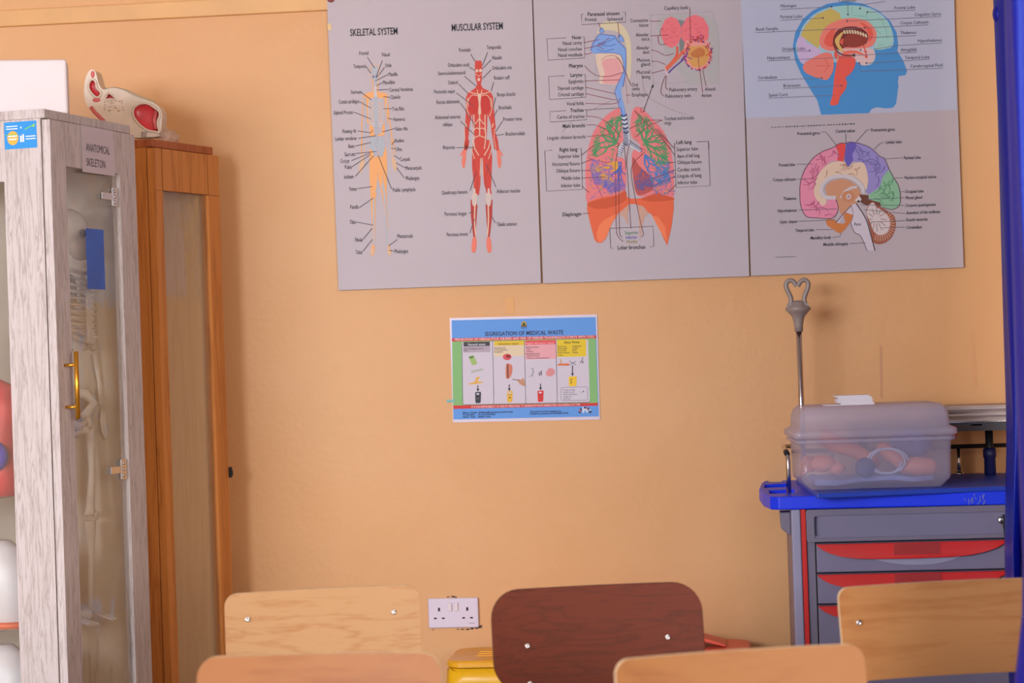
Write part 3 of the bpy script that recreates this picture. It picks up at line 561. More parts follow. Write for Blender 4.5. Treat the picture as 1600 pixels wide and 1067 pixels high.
G.poly([(720,352),(770,340),(820,345),(870,370),(865,376),(800,360),(740,370)], (236,112,94), 7, True); G.line([(860,305),(875,345),(880,385)], 8, (226,90,76), 7); G.ell(880, 382, 9, 11, (226,90,76), 7); G.ell(876, 350, 12, 5, (226,90,76), 7)
G.poly([(452,455),(470,420),(530,385),(600,355),(645,365),(660,420),(655,480),(620,535),(580,535),(520,515),(470,490)], (234,128,114), 5, True)
for q in [((545,445),(640,445)),((600,400),(625,440)),((595,490),(625,450))]: G.line(q, 5, (224,96,84), 6)
G.poly([(672,345),(700,375),(760,375),(806,400),(800,455),(770,500),(740,525),(750,560),(735,610),(705,650),(685,705),(636,705),(652,640),(664,520),(680,420),(662,375)], (234,92,78), 5, True)
G.line([(690,380),(682,415)], 5, (222,200,170), 6)
T.frame(1150, 180, 4.103, -.036)
DG = (60, 58, 70)
for s, a, b, y in [('Precentral gyrus',394,536,115),('Central sulcus',639,762,100),('Postcentral gyrus',866,1018,92),('Limbic lobe',961,1062,171),('Parietal lobe',1076,1184,271),('Parieto-occipital sulcus',1081,1283,396),('Frontal lobe',275,378,317),('Corpus callosum',236,382,411),('Thalamus',303,386,533)]: T.text(s, a, b, y, 20, DG, True)
for s, a, b, y in [('Occipital lobe',1084,1203,487),('Pineal gland',1088,1193,527),('Corpora quadrigemina',1088,1281,574),('Aqueduct of the midbrain',1090,1309,621),('Fourth ventricle',1092,1228,668),('Cerebellum',1093,1192,717),('Hypothalamus',267,390,610),('Optic chiasm',280,393,682),('Temporal lobe',380,500,736),('Mamillary body',478,609,784),('Medulla oblongata',560,719,825),('Pons',759,801,698)]: T.text(s, a, b, y, 20, DG, True, italic=.15)
rnd = random.Random(3)
for k in range(30): x = 226+k*18; y = 78-k*.78; T.line([(x, y),(x+rnd.uniform(6,14), y-.4)], rnd.uniform(4,8), (80,76,90), 5)
for k in range(14): x = 254+k*9.4; T.line([(x, 910-k*.25),(x+6, 909.8-k*.25)], 5, (120,114,126), 5)
T.build('lettering', p3, L3)
Ln.frame(1150, 180, 4.103)
for q in [((545,108),(575,106),(645,195)),((703,118),(704,180)),((855,93),(838,95),(768,172)),((950,174),(925,178),(886,218)),((1068,273),(955,280)),((1072,401),(1010,403)),((388,314),(498,312)),((392,410),(500,405)),((402,608),(645,600)),((402,680),(635,670)),((510,734),(620,732)),((618,782),(665,778),(672,755)),((730,822),(835,818)),((1080,490),(1055,492)),((1080,528),(830,540)),((1080,578),(800,575)),((1082,630),(820,605)),((1084,676),(862,684)),((1085,717),(935,722))]: Ln.line(q, 3, (96,92,104), 9)
Ln.build('pointer_lines', p3, L3)
G.frame(1150, 180, 4.103)
FR, PA, OC, LI, OU = (226,140,166), (150,138,198), (138,186,150), (224,194,172), (106,74,88)
G.poly([(408,480),(415,420),(440,350),(490,280),(550,235),(620,208),(640,200),(650,290),(610,295),(560,340),(520,390),(500,470),(520,545),(560,580),(590,545),(640,540),(655,590),(640,640),(600,662),(520,658),(450,648),(415,580)], FR, 1, True)
G.poly([(640,200),(665,180),(702,180),(700,230),(688,298),(650,290),(655,240)], (226,74,72), 2)
G.poly([(706,182),(740,172),(768,175),(770,210),(745,250),(752,290),(716,335),(694,285),(700,230)], (104,90,178), 2)
G.poly([(768,176),(820,190),(870,215),(920,262),(952,280),(980,350),(940,400),(930,450),(880,490),(845,505),(830,470),(850,420),(820,310),(752,295),(745,250)], PA, 1, True)
G.poly([(984,352),(1010,400),(1040,450),(1054,520),(1045,580),(1000,604),(940,590),(900,560),(855,530),(858,505),(920,460),(940,400)], OC, 1, True)
G.poly([(500,500),(510,420),(550,350),(610,305),(690,298),(716,335),(760,308),(820,310),(845,400),(835,480),(815,440),(760,395),(680,382),(600,400),(550,440),(540,510),(580,545),(560,582),(520,545)], LI, 2, True)
G.poly([(575,460),(620,420),(700,410),(770,450),(800,500),(780,560),(720,600),(680,640),(655,590),(640,530),(590,520)], (204,146,112), 2, True)
G.line([(640,528),(575,525),(548,490),(560,440),(610,400),(690,390),(760,412),(810,460),(812,500)], 24, (206,196,200), 4, True)
G.line([(672,530),(700,490),(740,465),(775,462)], 16, (206,196,200), 4, True)
G.ell(720, 520, 44, 36, (198,134,98), 4); G.ell(722, 522, 16, 18, (214,196,196), 5); G.ell(722, 522, 10, 12, (180,150,150), 6)
G.poly([(790,508),(850,512),(850,540),(925,560),(930,600),(880,560),(840,580),(800,560)], (110,62,48), 3)
G.poly([(640,690),(690,630),(740,575),(770,565),(800,610),(830,660),(860,760),(890,868),(840,868),(800,775),(760,750),(735,690),(750,640),(700,620),(665,690)], (204,194,204), 4)
G.line([(640,690),(690,630),(740,578)], 5, OU, 5); G.line([(735,690),(760,750),(800,775),(840,868)], 4, OU, 5, True); G.line([(770,565),(830,660),(862,760),(890,868)], 6, (70,52,56), 5, True); G.line([(740,578),(750,640),(735,690)], 3, OU, 5, True)
G.poly([(578,670),(630,668),(650,690),(700,690),(690,640),(730,615),(750,650),(730,690),(690,740),(660,755),(620,730),(585,705)], (204,122,66), 3, True)
G.poly([(835,630),(850,575),(880,555),(905,580),(935,590),(980,620),(1015,650),(1024,710),(1000,780),(950,820),(900,825),(870,800),(862,740)], (160,92,70), 3, True)
G.poly([(838,630),(852,580),(880,560),(900,590),(930,605),(970,640),(988,690),(970,750),(920,768),(880,740),(862,690)], (212,196,196), 4, True)
for k in range(16): t = -.9+k*.19; G.line([(925+62*math.cos(t),700+66*math.sin(t)),(925+94*math.cos(t),705+104*math.sin(t))], 4, (212,170,150), 5)
for k in range(12): t = k*.52; G.line([(900+25*math.cos(t),665+30*math.sin(t)),(905+62*math.cos(t),668+80*math.sin(t))], 3.5, (120,90,84), 6)
G.poly([(762,548),(790,515),(805,540),(785,560)], (214,204,206), 5); G.ell(785, 552, 9, 7, (50,40,44), 6)
def gyri(n, pl, c, seed, sz=34):
    r_ = random.Random(seed); k = 0; tries = 0; xs = [p[0] for p in pl]; ys = [p[1] for p in pl]
    while k < n and tries < 900:
        tries += 1; x, y = r_.uniform(min(xs), max(xs)), r_.uniform(min(ys), max(ys)); a_ = r_.uniform(0, PI)
        q = [(x-sz*math.cos(a_),y-sz*math.sin(a_)),(x+sz*.35*math.sin(a_),y-sz*.35*math.cos(a_)),(x+sz*math.cos(a_),y+sz*math.sin(a_))]
        if all(inside(*p, pl) for p in q): G.line(q, 8, c, 6, True, .3); k += 1
gyri(20, [(410,480),(440,350),(550,235),(650,200),(680,290),(610,300),(530,370),(500,480)], (194,100,132), 5)
gyri(8, [(410,500),(500,500),(560,590),(650,560),(640,650),(450,645)], (194,100,132), 6)
gyri(18, [(760,180),(880,215),(980,350),(930,450),(850,500),(830,320),(750,290)], (116,104,166), 7)
gyri(14, [(984,352),(1050,500),(1040,590),(940,590),(860,520),(940,430)], (98,150,114), 8)
gyri(10, [(505,500),(550,350),(690,300),(830,320),(835,440),(760,390),(600,395),(545,440)], (184,146,124), 9, 24)
for q in [[(408,480),(415,420),(440,350),(490,280),(550,235),(620,208),(665,180),(702,180),(740,172),(820,190),(870,215),(920,262),(952,280),(984,352),(1010,400),(1040,450),(1054,520),(1045,580),(1000,604),(940,590)],[(408,480),(415,580),(450,648),(520,658),(600,662),(640,640),(655,590),(640,540)]]: G.line(q, 4.5, OU, 7, True)
G.build('brain_figure', p3, L3)
# ---- laminated notice on waste segregation
q = [(702.5, 496.9), (933, 491), (937.6, 655.4), (707.8, 659.9)]
Lw = (at(*q[2], -.003)+at(*q[3], -.003))/2
bm = bmesh.new(); V = [bm.verts.new(at(*p, -.0035)-Lw) for p in q]; U = [bm.verts.new(at(*p, -.0035)-Lw+Vector((0, .0028, 0))) for p in q]
bm.faces.new(V); bm.faces.new(U[::-1])
for k in range(4): bm.faces.new((V[k], U[k], U[(k+1) % 4], V[(k+1) % 4]))
wp = mk('waste_notice', bm, mat('laminate', (206, 190, 206), .3, .5, var=.02, scale=5), loc=Lw)
tag(wp, 'blue laminated notice on segregation of medical waste, taped below the big boards', 'poster')
onw = lambda x, y, l: at(x, y, -.0039-.0002*l)
G = Print(onw); G.frame(690, 480, 5.615, -.022)
SKY = (98, 152, 222); GRN = (132, 182, 116); WRD = (206, 56, 54)
G.poly([(88,115),(1352,86),(1380,958),(104,985)], SKY, 0)
G.poly([(92,300),(1352,272),(1372,840),(100,868)], GRN, 1)
G.poly([(90,272),(1355,245),(1356,272),(92,301)], WRD, 2); G.poly([(100,862),(1370,838),(1372,864),(104,892)], WRD, 2)
G.poly([(178,308),(1275,280),(1286,292),(1300,822),(1290,834),(196,856),(184,846),(174,320)], (206,196,208), 2)
for x0, x1, c in ((192,424,(72,66,72)),(460,725,(226,190,52)),(734,1000,(226,82,84)),(1012,1268,(226,194,44))):
    y = 306-(x0-192)*.024; G.rect(x0, y, x1, y+(38 if x0 < 1000 else 150), c, 3)
G.rect(192, 345, 426, 398, (178,162,174), 3); G.rect(460, 340, 726, 432, (222,200,168), 3); G.rect(734, 334, 1004, 458, (228,164,170), 3)
for x in (447, 726, 1003): G.line([(x, 300-(x-447)*.02),(x+12, 848-(x-447)*.02)], 4, (60,54,70), 4)
G.line([(178,312),(186,846),(198,856),(1290,834),(1300,822)], 4, (50,46,62), 4)
G.poly([(235,430),(280,420),(314,495),(268,510)], (158,184,110), 5); G.poly([(240,436),(278,426),(284,440),(246,452)], (96,124,72), 6); G.poly([(258,556),(360,534),(366,552),(262,578)], (178,180,172), 5)
G.poly([(226,676),(290,652),(300,622),(326,606),(330,622),(316,648),(372,656),(300,672)], (226,170,80), 5, True)
G.ell(575, 436, 38, 28, (214,84,90), 5); G.ell(585, 430, 22, 14, (150,40,50), 6); G.poly([(566,502),(614,506),(620,560),(600,616),(566,620)], (206,120,96), 5, True); G.line([(580,500),(582,620)], 9, (60,40,44), 6); G.poly([(620,632),(690,640),(716,620),(732,688),(690,676),(660,642)], (196,142,112), 5, True); G.line([(620,632),(690,640)], 6, (110,70,50), 6)
G.line([(790,545),(800,535),(804,570),(786,600),(768,610)], 7, (150,150,156), 5, True); G.line([(800,560),(800,612)], 5, (150,150,156), 5); G.line([(858,570),(858,600)], 8, (50,44,50), 5); G.line([(874,556),(874,598)], 8, (50,44,50), 5); G.poly([(915,575),(945,535),(985,545),(992,580),(960,606),(925,600)], (214,140,140), 5, True)
G.poly([(1018,496),(1120,492),(1118,512),(1018,512)], (214,112,66), 5); G.line([(1045,456),(1045,496)], 10, (206,150,90), 5); G.line([(1118,472),(1180,506)], 4, (70,64,76), 5); G.line([(1122,506),(1178,474)], 4, (70,64,76), 5)
G.line([(1215,490),(1242,440)], 5, (90,84,96), 5); G.line([(1240,490),(1236,470)], 8, (40,36,44), 5)
for x, y0, y1 in ((318,684,740),(594,676,736),(868,670,728),(1148,510,604)):
    G.line([(x,y0),(x,y1-16)], 8, (36,32,38), 6); G.poly([(x-13,y1-24),(x+13,y1-24),(x,y1)], (36,32,38), 6)
for x, y, w_, c in ((320,792,26,(56,60,72)),(598,784,25,(226,176,58)),(868,780,27,(216,50,50)),(1150,650,36,(234,190,46))):
    h_ = 48 if x != 1150 else 42; G.poly([(x-w_,y-h_+6),(x-w_+6,y-h_),(x+w_-4,y-h_-3),(x+w_,y-h_+6),(x+w_-3,y+h_-8),(x+w_-10,y+h_),(x-w_+10,y+h_+2),(x-w_+3,y+h_-6)], c, 5)
    if x != 1150: G.rect(x-14, y-38, x+10, y-24, (206,196,208), 6); G.line([(x-w_+4,y-16),(x+w_-4,y-17)], 3, (60,50,56), 6); G.rect(x-10, y+4, x+10, y+14, (120,84,70), 6)
    else: G.line([(1126,640),(1146,630)], 6, (60,50,40), 6); G.line([(1136,646),(1138,672)], 6, (60,50,40), 6)
G.poly([(1054,705),(1272,698),(1280,706),(1280,806),(1272,814),(1056,820),(1048,812),(1046,714)], (206,198,210), 5); G.line([(1054,705),(1272,698),(1280,706),(1280,806),(1272,814),(1056,820),(1048,812),(1046,714),(1054,705)], 3, (110,96,118), 6)
G.line([(1222,742),(1228,752)], 4, (70,64,76), 7); G.line([(1244,732),(1244,744)], 9, (70,64,76), 7)
G.ell(722, 146, 24, 24, (176,150,70), 3, 12); G.ell(722, 152, 12, 16, (70,64,40), 4, 10); G.poly([(694,160),(750,158),(746,172),(698,174)], (110,96,60), 4); G.line([(698,182),(748,180)], 6, (60,90,150), 4)
for k in range(9): t = PI+k*PI/8; G.ell(1258+46*math.cos(t), 918+34*math.sin(t), 11, 13, [(50,60,90),(180,110,110),(60,70,120),(196,206,226)][k % 4], 5, 8)
G.ell(1258, 912, 26, 24, (206,210,230), 6, 12); G.poly([(1240,940),(1258,900),(1280,938)], SKY, 7)
G.build('printed_chart', wp, Lw)
T = Print(onw); T.frame(690, 480, 5.615, -.022)
T.text('SEGREGATION OF MEDICAL WASTE', 378, 1068, 226, 36, (58,56,84), True, 8)
T.text('PREVENTION OF NEEDLE-STICK INJURIES AND RISK OF DISEASE TRANSMISSION STARTS WITH YOU!', 115, 1338, 271, 19, (238,214,216), True, 8)
T.text('General waste', 230, 384, 325, 19, (226,220,226), True, 8); T.text('Infectious waste', 497, 675, 319, 19, (150,112,40), True, 8); T.text('Highly infectious waste', 738, 988, 313, 19, (240,176,180), True, 8); T.text('Sharp Waste', 1074, 1210, 306, 20, (96,84,40), True, 8)
for s, a, b, y in [('Food Packaging material',196,364,362),('Paper',196,230,380),('Gauze/dressing',462,560,356),('Used IV fluid lines',462,580,374),('Used gloves',462,538,391),('Anatomical waste',738,852,349),('Teeth',748,782,369),('Placenta',748,803,387),('Pathological waste',738,860,406),('Sputum container',748,860,424),('Test tube containing specimen',750,944,443),('Broken vial',1018,1095,343),('Broken glass',1018,1103,361),('Broken slide',1018,1092,380),('Broken ampoules',1018,1124,398),('Lancet',1018,1062,420),('Needles/blades',1146,1228,340),('Scalpels',1148,1198,359),('Blades',1148,1188,378),('Needles',1148,1198,397),
   ('If using a needle',1062,1170,724),('remover, cut off',1064,1165,744),('needle and discard',1064,1188,763),('syringe in a',1066,1140,783),('safety box',1066,1130,802)]: T.text(s, a, b, y, 12.5, (84,72,84), False, 8)
T.text('IT IS THE RESPONSIBILITY OF HEALTH PERSONNEL TO SEGREGATE WASTE IMMEDIATELY ACCORDING TO TYPE', 262, 1214, 864, 17, (240,206,208), True, 8)
for s, a, b, y in [('Ministry of Health',186,310,924),('P.O. Box 30016',188,290,943),('Nairobi - Kenya',188,296,961),('JSI Making Medical Injections Safer Project',322,626,919),('P.O. Box 27760 00506',322,468,940),('Nairobi - Kenya',322,432,958),('This material has been redesigned by',776,1048,912),('PSI KENYA and printed by PATH INTERNATIONAL',776,1114,931)]: T.text(s, a, b, y, 14, (40,44,84), True, 8)
T.build('lettering', wp, Lw)
P = Print(onw); P.frame(690, 480, 5.615); P.poly([(42,812),(112,808),(116,830),(46,836)], (128,178,176), 5); o = P.build('tape_scrap', wp, Lw); o['label'] = 'pale teal scrap of tape'
P = Print(onb); P.frame(0, 0, 1); P.ell(517, -1, 6, 5, (130,60,58), 3); P.poly([(511.5,37),(517,37),(518,47),(512,47)], (224,190,140), 3); P.build('pin', p1, L1)
#==SOCKET==
# ------------------------------------------------------------------ double wall socket
c = at(670.5, 981.2, -.001); root = empty('wall_socket', (c.x+.073, 0, c.z+.043))
tag(root, 'white double power socket plate with two rocker switches, low on the ochre wall', 'socket')
WP = mat('socket_plastic', (214, 200, 216), .35, .5, var=.02)
mk('face_plate', B((-.073, .073, -.011, -.0005, -.043, .043)), WP, root, bevel=.004, seg=3)
DKP = mat('socket_hole', (52, 36, 34), .7, var=.1)
for sx in (-1, 1):
    bm = B((sx*.009-.0055, sx*.009+.0055, -.0165, -.0105, .006, .03)); mk('rocker_switch', bm, mat('switch_plastic', (224, 208, 214), .35, var=.02), root, bevel=.0015)
    x = sx*.041; h = .0116
    mk('socket_hole', B((x-.003, x+.003, -h, -.010, .006, .016)), DKP, root)
    for d in (-.0115, .0115): mk('socket_hole', B((x+d-.004, x+d+.004, -h, -.010, -.0165, -.0122)), DKP, root)
P = Print(lambda x, y, l: Vector((x, -.0113, y))); P.o = (0, 0, 1)
for k in range(7): P.poly([(.045+k*.0025, -.031), (.0465+k*.0025, -.031), (.0465+k*.0025, -.029), (.045+k*.0025, -.029)], (96, 84, 96), 0)
P.build('maker_mark', root)
#==CABINETS==
# ------------------------------------------------------------------ grey display cabinet with the hanging skeleton
GW = wood('grey_laminate', (200, 190, 190), (140, 124, 116), axis='z', scale=14, rough=.42, fine=1.2)
SIL = mat('bright_steel', (210, 210, 214), .22, .5, 1, var=.04); BRASS = mat('brushed_brass', (222, 158, 52), .3, .5, .85, var=.08)
GLASS = sheer('clear_glass', (232, 218, 200), .93, .04, .02, fres=1.0, wavy=.4)
ang = math.radians(-10.73); ZT = .62; c = at_z(70, 170, ZT); H = ZT-FLOOR
gc = empty('display_cabinet', (c.x, c.y, FLOOR), ang)
tag(gc, 'tall grey wood-grain display cabinet with brass door handle, nearest the left edge', 'cabinet')
mk('top_board', B((-.62, .001, -.004, .446, H-.022, H)), GW, gc, bevel=.0015)
GWI = mat('pale_lining', (196, 182, 166), .5, var=.06, scale=9)
mk('side_panel', B((-.6, -.012, .42, .44, .1, H-.022)), GW, gc); mk('lining', B((-.598, -.014, .414, .42, .101, H-.024)), GWI, gc)
mk('back_panel', B((-.62, -.6, .0, .44, 0, H-.022)), GWI, gc)
mk('floor_panel', B((-.6, -.012, .022, .42, .08, .1)), GW, gc)
mk('plinth', B((-.6, -.02, .0, .44, 0, .08)), GW, gc)
bm = bmesh.new(); plate(bm, [(-.6, .08), (-.013, .08), (-.013, H-.022), (-.6, H-.022)], lambda u, v: (u, .0, v), lambda u, v: (u, .02, v), [[(-.52, .2), (-.117, .2), (-.117, H-.17), (-.52, H-.17)]])
ff = mk('front_frame', bm, GW, gc); mk('front_pane', B((-.522, -.115, .008, .012, .198, H-.168)), GLASS, ff)
P = Print(lambda x, y, l: Vector((-.013-(58-x)/645, -.0006-.0003*l, H-.022-(y-183)/640))); P.slope = 0
P.rect(-6, 186, 51, 228, (52, 146, 222), 0); P.ell(9, 211, 10, 11, (240, 176, 74), 1); P.line([(-4, 206), (18, 206)], 1.4, (110, 180, 80), 2); P.line([(30, 199), (49, 191)], 1.6, (120, 200, 90), 1); P.ell(46, 194, 2, 2, (150, 210, 90), 2, 8)
for q in ((22, 208, 25, 218), (26, 206, 29, 218), (23, 194, 25, 197), (-2, 192, 18, 193.5), (-2, 196, 18, 197.5), (32, 209, 49, 210.5), (32, 213, 49, 214.5), (1, 207, 17, 209), (2, 212, 16, 214)): P.rect(*q, (226, 234, 240), 3)
o = P.build('sticker', ff); o['label'] = 'blue sticker with an orange disc'
bm = bmesh.new(); plate(bm, [(-.004, .06), (.444, .06), (.444, H-.026), (-.004, H-.026)], lambda u, v: (-.008, u, v), lambda u, v: (.014, u, v), [[(.071, .2), (.352, .2), (.352, H-.135), (.071, H-.135)]])
dr = mk('door', bm, GW, gc, bevel=.001)
mk('door_pane', B((.001, .005, .069, .354, .198, H-.133)), GLASS, dr)
zz = -FLOOR
bm = bmesh.new(); tube(bm, [(.046, .03, zz+.03), (.046, .03, zz-.135)], .0058, 12)
for q in (-.003, -.105): tube(bm, [(.012, .03, zz+q), (.046, .03, zz+q)], .004, 10)
o = mk('handle', bm, BRASS, dr); o['label'] = 'brass bar handle'
for z0, hh in ((zz+.425, .024), (zz-.275, .026)):
    bm = B((.006, .012, .315, .341, z0-hh, z0+hh), (.006, .011, .26, .33, z0-.009, z0+.009))
    for q in (-.6, 0, .6): lathe(bm, [(.0045, .011), (.0045, .014), (.002, .0145)], (0, .328, z0+q*hh), 10, axis='x')
    mk('hinge', bm, SIL, dr, bevel=.001)
SG = mat('sign_paper', (205, 192, 202), .6, var=.03)
P = Print(lambda x, y, l: Vector((.0152+.0004*l, x, y))); P.slope = 0; z1 = zz+.594
P.poly([(.150, z1), (.322, z1), (.325, zz+.478), (.152, zz+.477)], SG, 0)
def tx(t, u0, u1, zc, cap):
    vs, fs = text_mesh(t, False); a_ = min(v[0] for v in vs); b_ = max(v[0] for v in vs); i = P.mi((86, 74, 86)); V = [P.bm.verts.new(P.w(u0+(x-a_)*(u1-u0)/(b_-a_), zc+(y-.35)*cap/.7, 2)) for x, y in vs]
    for f in fs: P.bm.faces.new([V[q] for q in f]).material_index = i
tx('ANATOMICAL', .173, .298, zz+.541, .020); tx('SKELETON', .173, .272, zz+.504, .020)
o = P.build('paper_sign', dr); o['label'] = 'paper sign reading anatomical skeleton'
o = mk('blue_card', B((.0055, .0068, .176, .268, zz+.186, zz+.338)), mat('blue_card', (62, 108, 206), .5, var=.12, scale=9), dr); o['label'] = 'blue card stuck on the door glass'
for z0 in (.36, .62, .95): mk('glass_shelf', B((-.59, -.21, .03, .2, z0, z0+.006)), sheer('shelf_glass', (190, 215, 220), .8, .06, .03), gc)
def loc2w(root, p): return root.matrix_basis @ Vector(p)
M2W = Matrix.Translation(gc.location) @ Matrix.Rotation(ang, 4, 'Z')
w3 = lambda x, y, z: M2W @ Vector((x, y, z))
# anatomical skeleton model (about 1 m tall) hanging behind the glass door
BONE = mat('bone_plastic', (226, 216, 206), .45, var=.1, scale=14)
p = w3(-.10, .29, .1); sk = empty('anatomical_skeleton', p, ang+PI/2)
tag(sk, 'pale model skeleton hanging behind the glass door of the grey cabinet', 'skeleton')
zs = zz-.1           # eye level in the skeleton's own height
top = zs+.40
bm = bmesh.new(); blob(bm, (0, .01, top-.055), (.046, .058, .055), 16); blob(bm, (0, -.028, top-.105), (.032, .03, .032), 12); mk('skull', bm, BONE, sk)
bm = bmesh.new()
for s_ in (-1, 1): blob(bm, (s_*.018, -.046, top-.068), (.012, .008, .011), 10)
blob(bm, (0, -.05, top-.092), (.006, .007, .009), 8); mk('eye_socket', bm, mat('socket_shadow', (60, 48, 44), .8, var=.1), sk)
bm = bmesh.new()
for k in range(22):
    z = top-.125-k*.0165; blob(bm, (0, .03+.012*math.sin(k*.32), z), (.011+.0003*k, .011, .0068), 8)
mk('spine', bm, BONE, sk)
bm = bmesh.new()
for k in range(11):
    z = top-.165-k*.0165; w_ = .052+.03*math.sin(min(k+1, 8)/8*PI*.62); f = 1-max(0, k-7)*.18
    for s_ in (-1, 1): tube(bm, [(s_*.008, .036, z), (s_*w_*.7, .04, z-.004), (s_*w_, .005, z-.02), (s_*w_*.8*f, -.03*f, z-.035), (s_*.016 if k < 8 else s_*w_*.75, -.045*f, z-.036)], .0036, 6)
box(bm, -.009, .009, -.05, -.043, top-.345, top-.185); mk('rib_cage', bm, BONE, sk)
for s_ in (-1, 1):
    bm = bmesh.new(); tube(bm, [(0, -.035, top-.17), (s_*.05, -.03, top-.162), (s_*.1, .0, top-.165)], .0055, 8); blob(bm, (s_*.08, .045, top-.21), (.03, .006, .045), 10); mk('shoulder_blade', bm, BONE, sk)
    bm = bmesh.new(); tube(bm, [(s_*.105, .005, top-.17), (s_*.11, .005, top-.30), (s_*.112, .003, top-.365)], [.013, .007, .011], 10)
    tube(bm, [(s_*.108, 0, top-.375), (s_*.11, -.01, top-.45), (s_*.112, -.012, top-.51)], [.008, .005, .006], 8); tube(bm, [(s_*.118, .002, top-.372), (s_*.124, -.006, top-.45), (s_*.12, -.012, top-.51)], [.007, .0045, .006], 8)
    for k in range(5): tube(bm, [(s_*.114, -.014, top-.515), (s_*(.104+k*.006), -.016, top-.55), (s_*(.102+k*.0065), -.022, top-.60+abs(k-2)*.007)], .0035, 6)
    mk('arm_bones', bm, BONE, sk)
bm = bmesh.new()
for s_ in (-1, 1): tube(bm, [(s_*.012, .035, top-.50), (s_*.05, .04, top-.475), (s_*.075, .01, top-.48), (s_*.07, -.015, top-.505), (s_*.06, .005, top-.54), (s_*.03, -.02, top-.56), (s_*.006, -.03, top-.55)], [.012, .02, .016, .012, .018, .012, .01], 8); tube(bm, [(s_*.05, .01, top-.545), (s_*.035, .02, top-.585), (s_*.012, -.02, top-.57)], .009, 8)
blob(bm, (0, .035, top-.515), (.022, .014, .04), 10); mk('pelvis', bm, BONE, sk)
for s_ in (-1, 1):
    bm = bmesh.new(); blob(bm, (s_*.066, .005, top-.545), (.014, .014, .014), 8); tube(bm, [(s_*.07, .005, top-.545), (s_*.085, .006, top-.56), (s_*.075, 0, top-.68), (s_*.06, 0, top-.775), (s_*.057, 0, top-.795)], [.01, .013, .009, .011, .017], 10)
    blob(bm, (s_*.057, -.018, top-.795), (.011, .007, .012), 8); tube(bm, [(s_*.056, 0, top-.808), (s_*.054, 0, top-.9), (s_*.052, .004, top-1.03)], [.016, .008, .009], 10); tube(bm, [(s_*.07, .008, top-.82), (s_*.068, .01, top-1.03)], .005, 8); mk('leg_bones', bm, BONE, sk)
    bm = bmesh.new(); blob(bm, (s_*.055, .02, top-1.05), (.014, .022, .014), 8)
    for k in range(5): tube(bm, [(s_*.055, 0, top-1.045), (s_*(.043+k*.006), -.035, top-1.055), (s_*(.041+k*.007), -.07+abs(k-1)*.006, top-1.062)], .0045, 6)
    mk('foot_bones', bm, BONE, sk)
bm = bmesh.new(); tube(bm, [(0, .05, top-1.08), (0, .05, top-.02), (0, .02, top+.03), (0, .01, top-.0)], .006, 8); lathe(bm, [(.08, 0), (.08, .015), (.02, .03)], (0, .05, 0), 20); tube(bm, [(0, .05, .02), (0, .05, top-1.07)], .008, 8)
mk('stand_rod', bm, mat('rod_brown', (120, 84, 62), .4, .5, .3, var=.1), sk)
# figures on the shelves to the left
RED = mat('model_red', (232, 66, 76), .35, .5, var=.14, scale=20); CRM = mat('model_cream', (232, 214, 196), .4, .4, var=.08, scale=16); ORG = mat('bright_orange', (236, 96, 44), .4, .5, var=.1); WPL = mat('white_plastic', (226, 222, 226), .35, .5, var=.03)
BLU = mat('model_blue', (72, 70, 190), .4, var=.2)
t = empty('anatomy_torso', w3(-.28, .1, .957), ang); tag(t, 'red and blue anatomy torso half hidden behind the left stile of grey cabinet', 'model')
bm = bmesh.new(); loft(bm, [[(rx*math.cos(k*PI/8), ry*math.sin(k*PI/8), z) for k in range(16)] for z, rx, ry in ((0, .12, .05), (.06, .125, .06), (.14, .11, .055), (.22, .135, .06), (.27, .12, .05), (.3, .05, .035), (.34, .04, .035))]); mk('torso', bm, RED, t)
bm = bmesh.new(); blob(bm, (0, -.01, .40), (.05, .06, .065)); mk('head', bm, RED, t)
bm = bmesh.new(); blob(bm, (.075, -.045, .1), (.04, .03, .04)); o = mk('liver', bm, BLU, t); o['label'] = 'blue organ'
for z0, nm, lb in ((.626, 'white_float', 'white rounded moulded form with orange edge on the middle glass shelf, at left frame edge'), (.366, 'white_float', 'white rounded moulded form with orange edge on the lowest glass shelf, at left frame edge')):
    t = empty(nm, w3(-.245, .1, z0), ang); tag(t, lb, 'model', 'white forms on the glass shelves')
    bm = bmesh.new(); loft(bm, [[(rx*math.cos(k*PI/9), ry*math.sin(k*PI/9), z) for k in range(18)] for z, rx, ry in ((0, .10, .04), (.02, .115, .05), (.09, .122, .055), (.15, .11, .05), (.20, .08, .04), (.22, .05, .03))]); mk('body', bm, WPL, t)
    bm = bmesh.new(); tube(bm, [(.128, 0, .04), (.128, 0, .1), (.115, 0, .17), (.088, 0, .215)], .012, 8); tube(bm, [(.12*math.cos(k*PI/9), .056*math.sin(k*PI/9), .012) for k in range(18)], .009, 8, closed=True); mk('edge_band', bm, ORG, t)
# white carton on top
bc = at_z(103, 170, H+FLOOR+.001); bd = math.radians(16)
t = mk('white_box', B((-.33, 0, 0, .11, 0, .139)), mat('white_carton', (226, 214, 216), .55, var=.02, scale=6), loc=w3(-.012, .14, H), rz=bd, bevel=.008, seg=3)
tag(t, 'white rectangular box standing on top of the grey display cabinet', 'box')
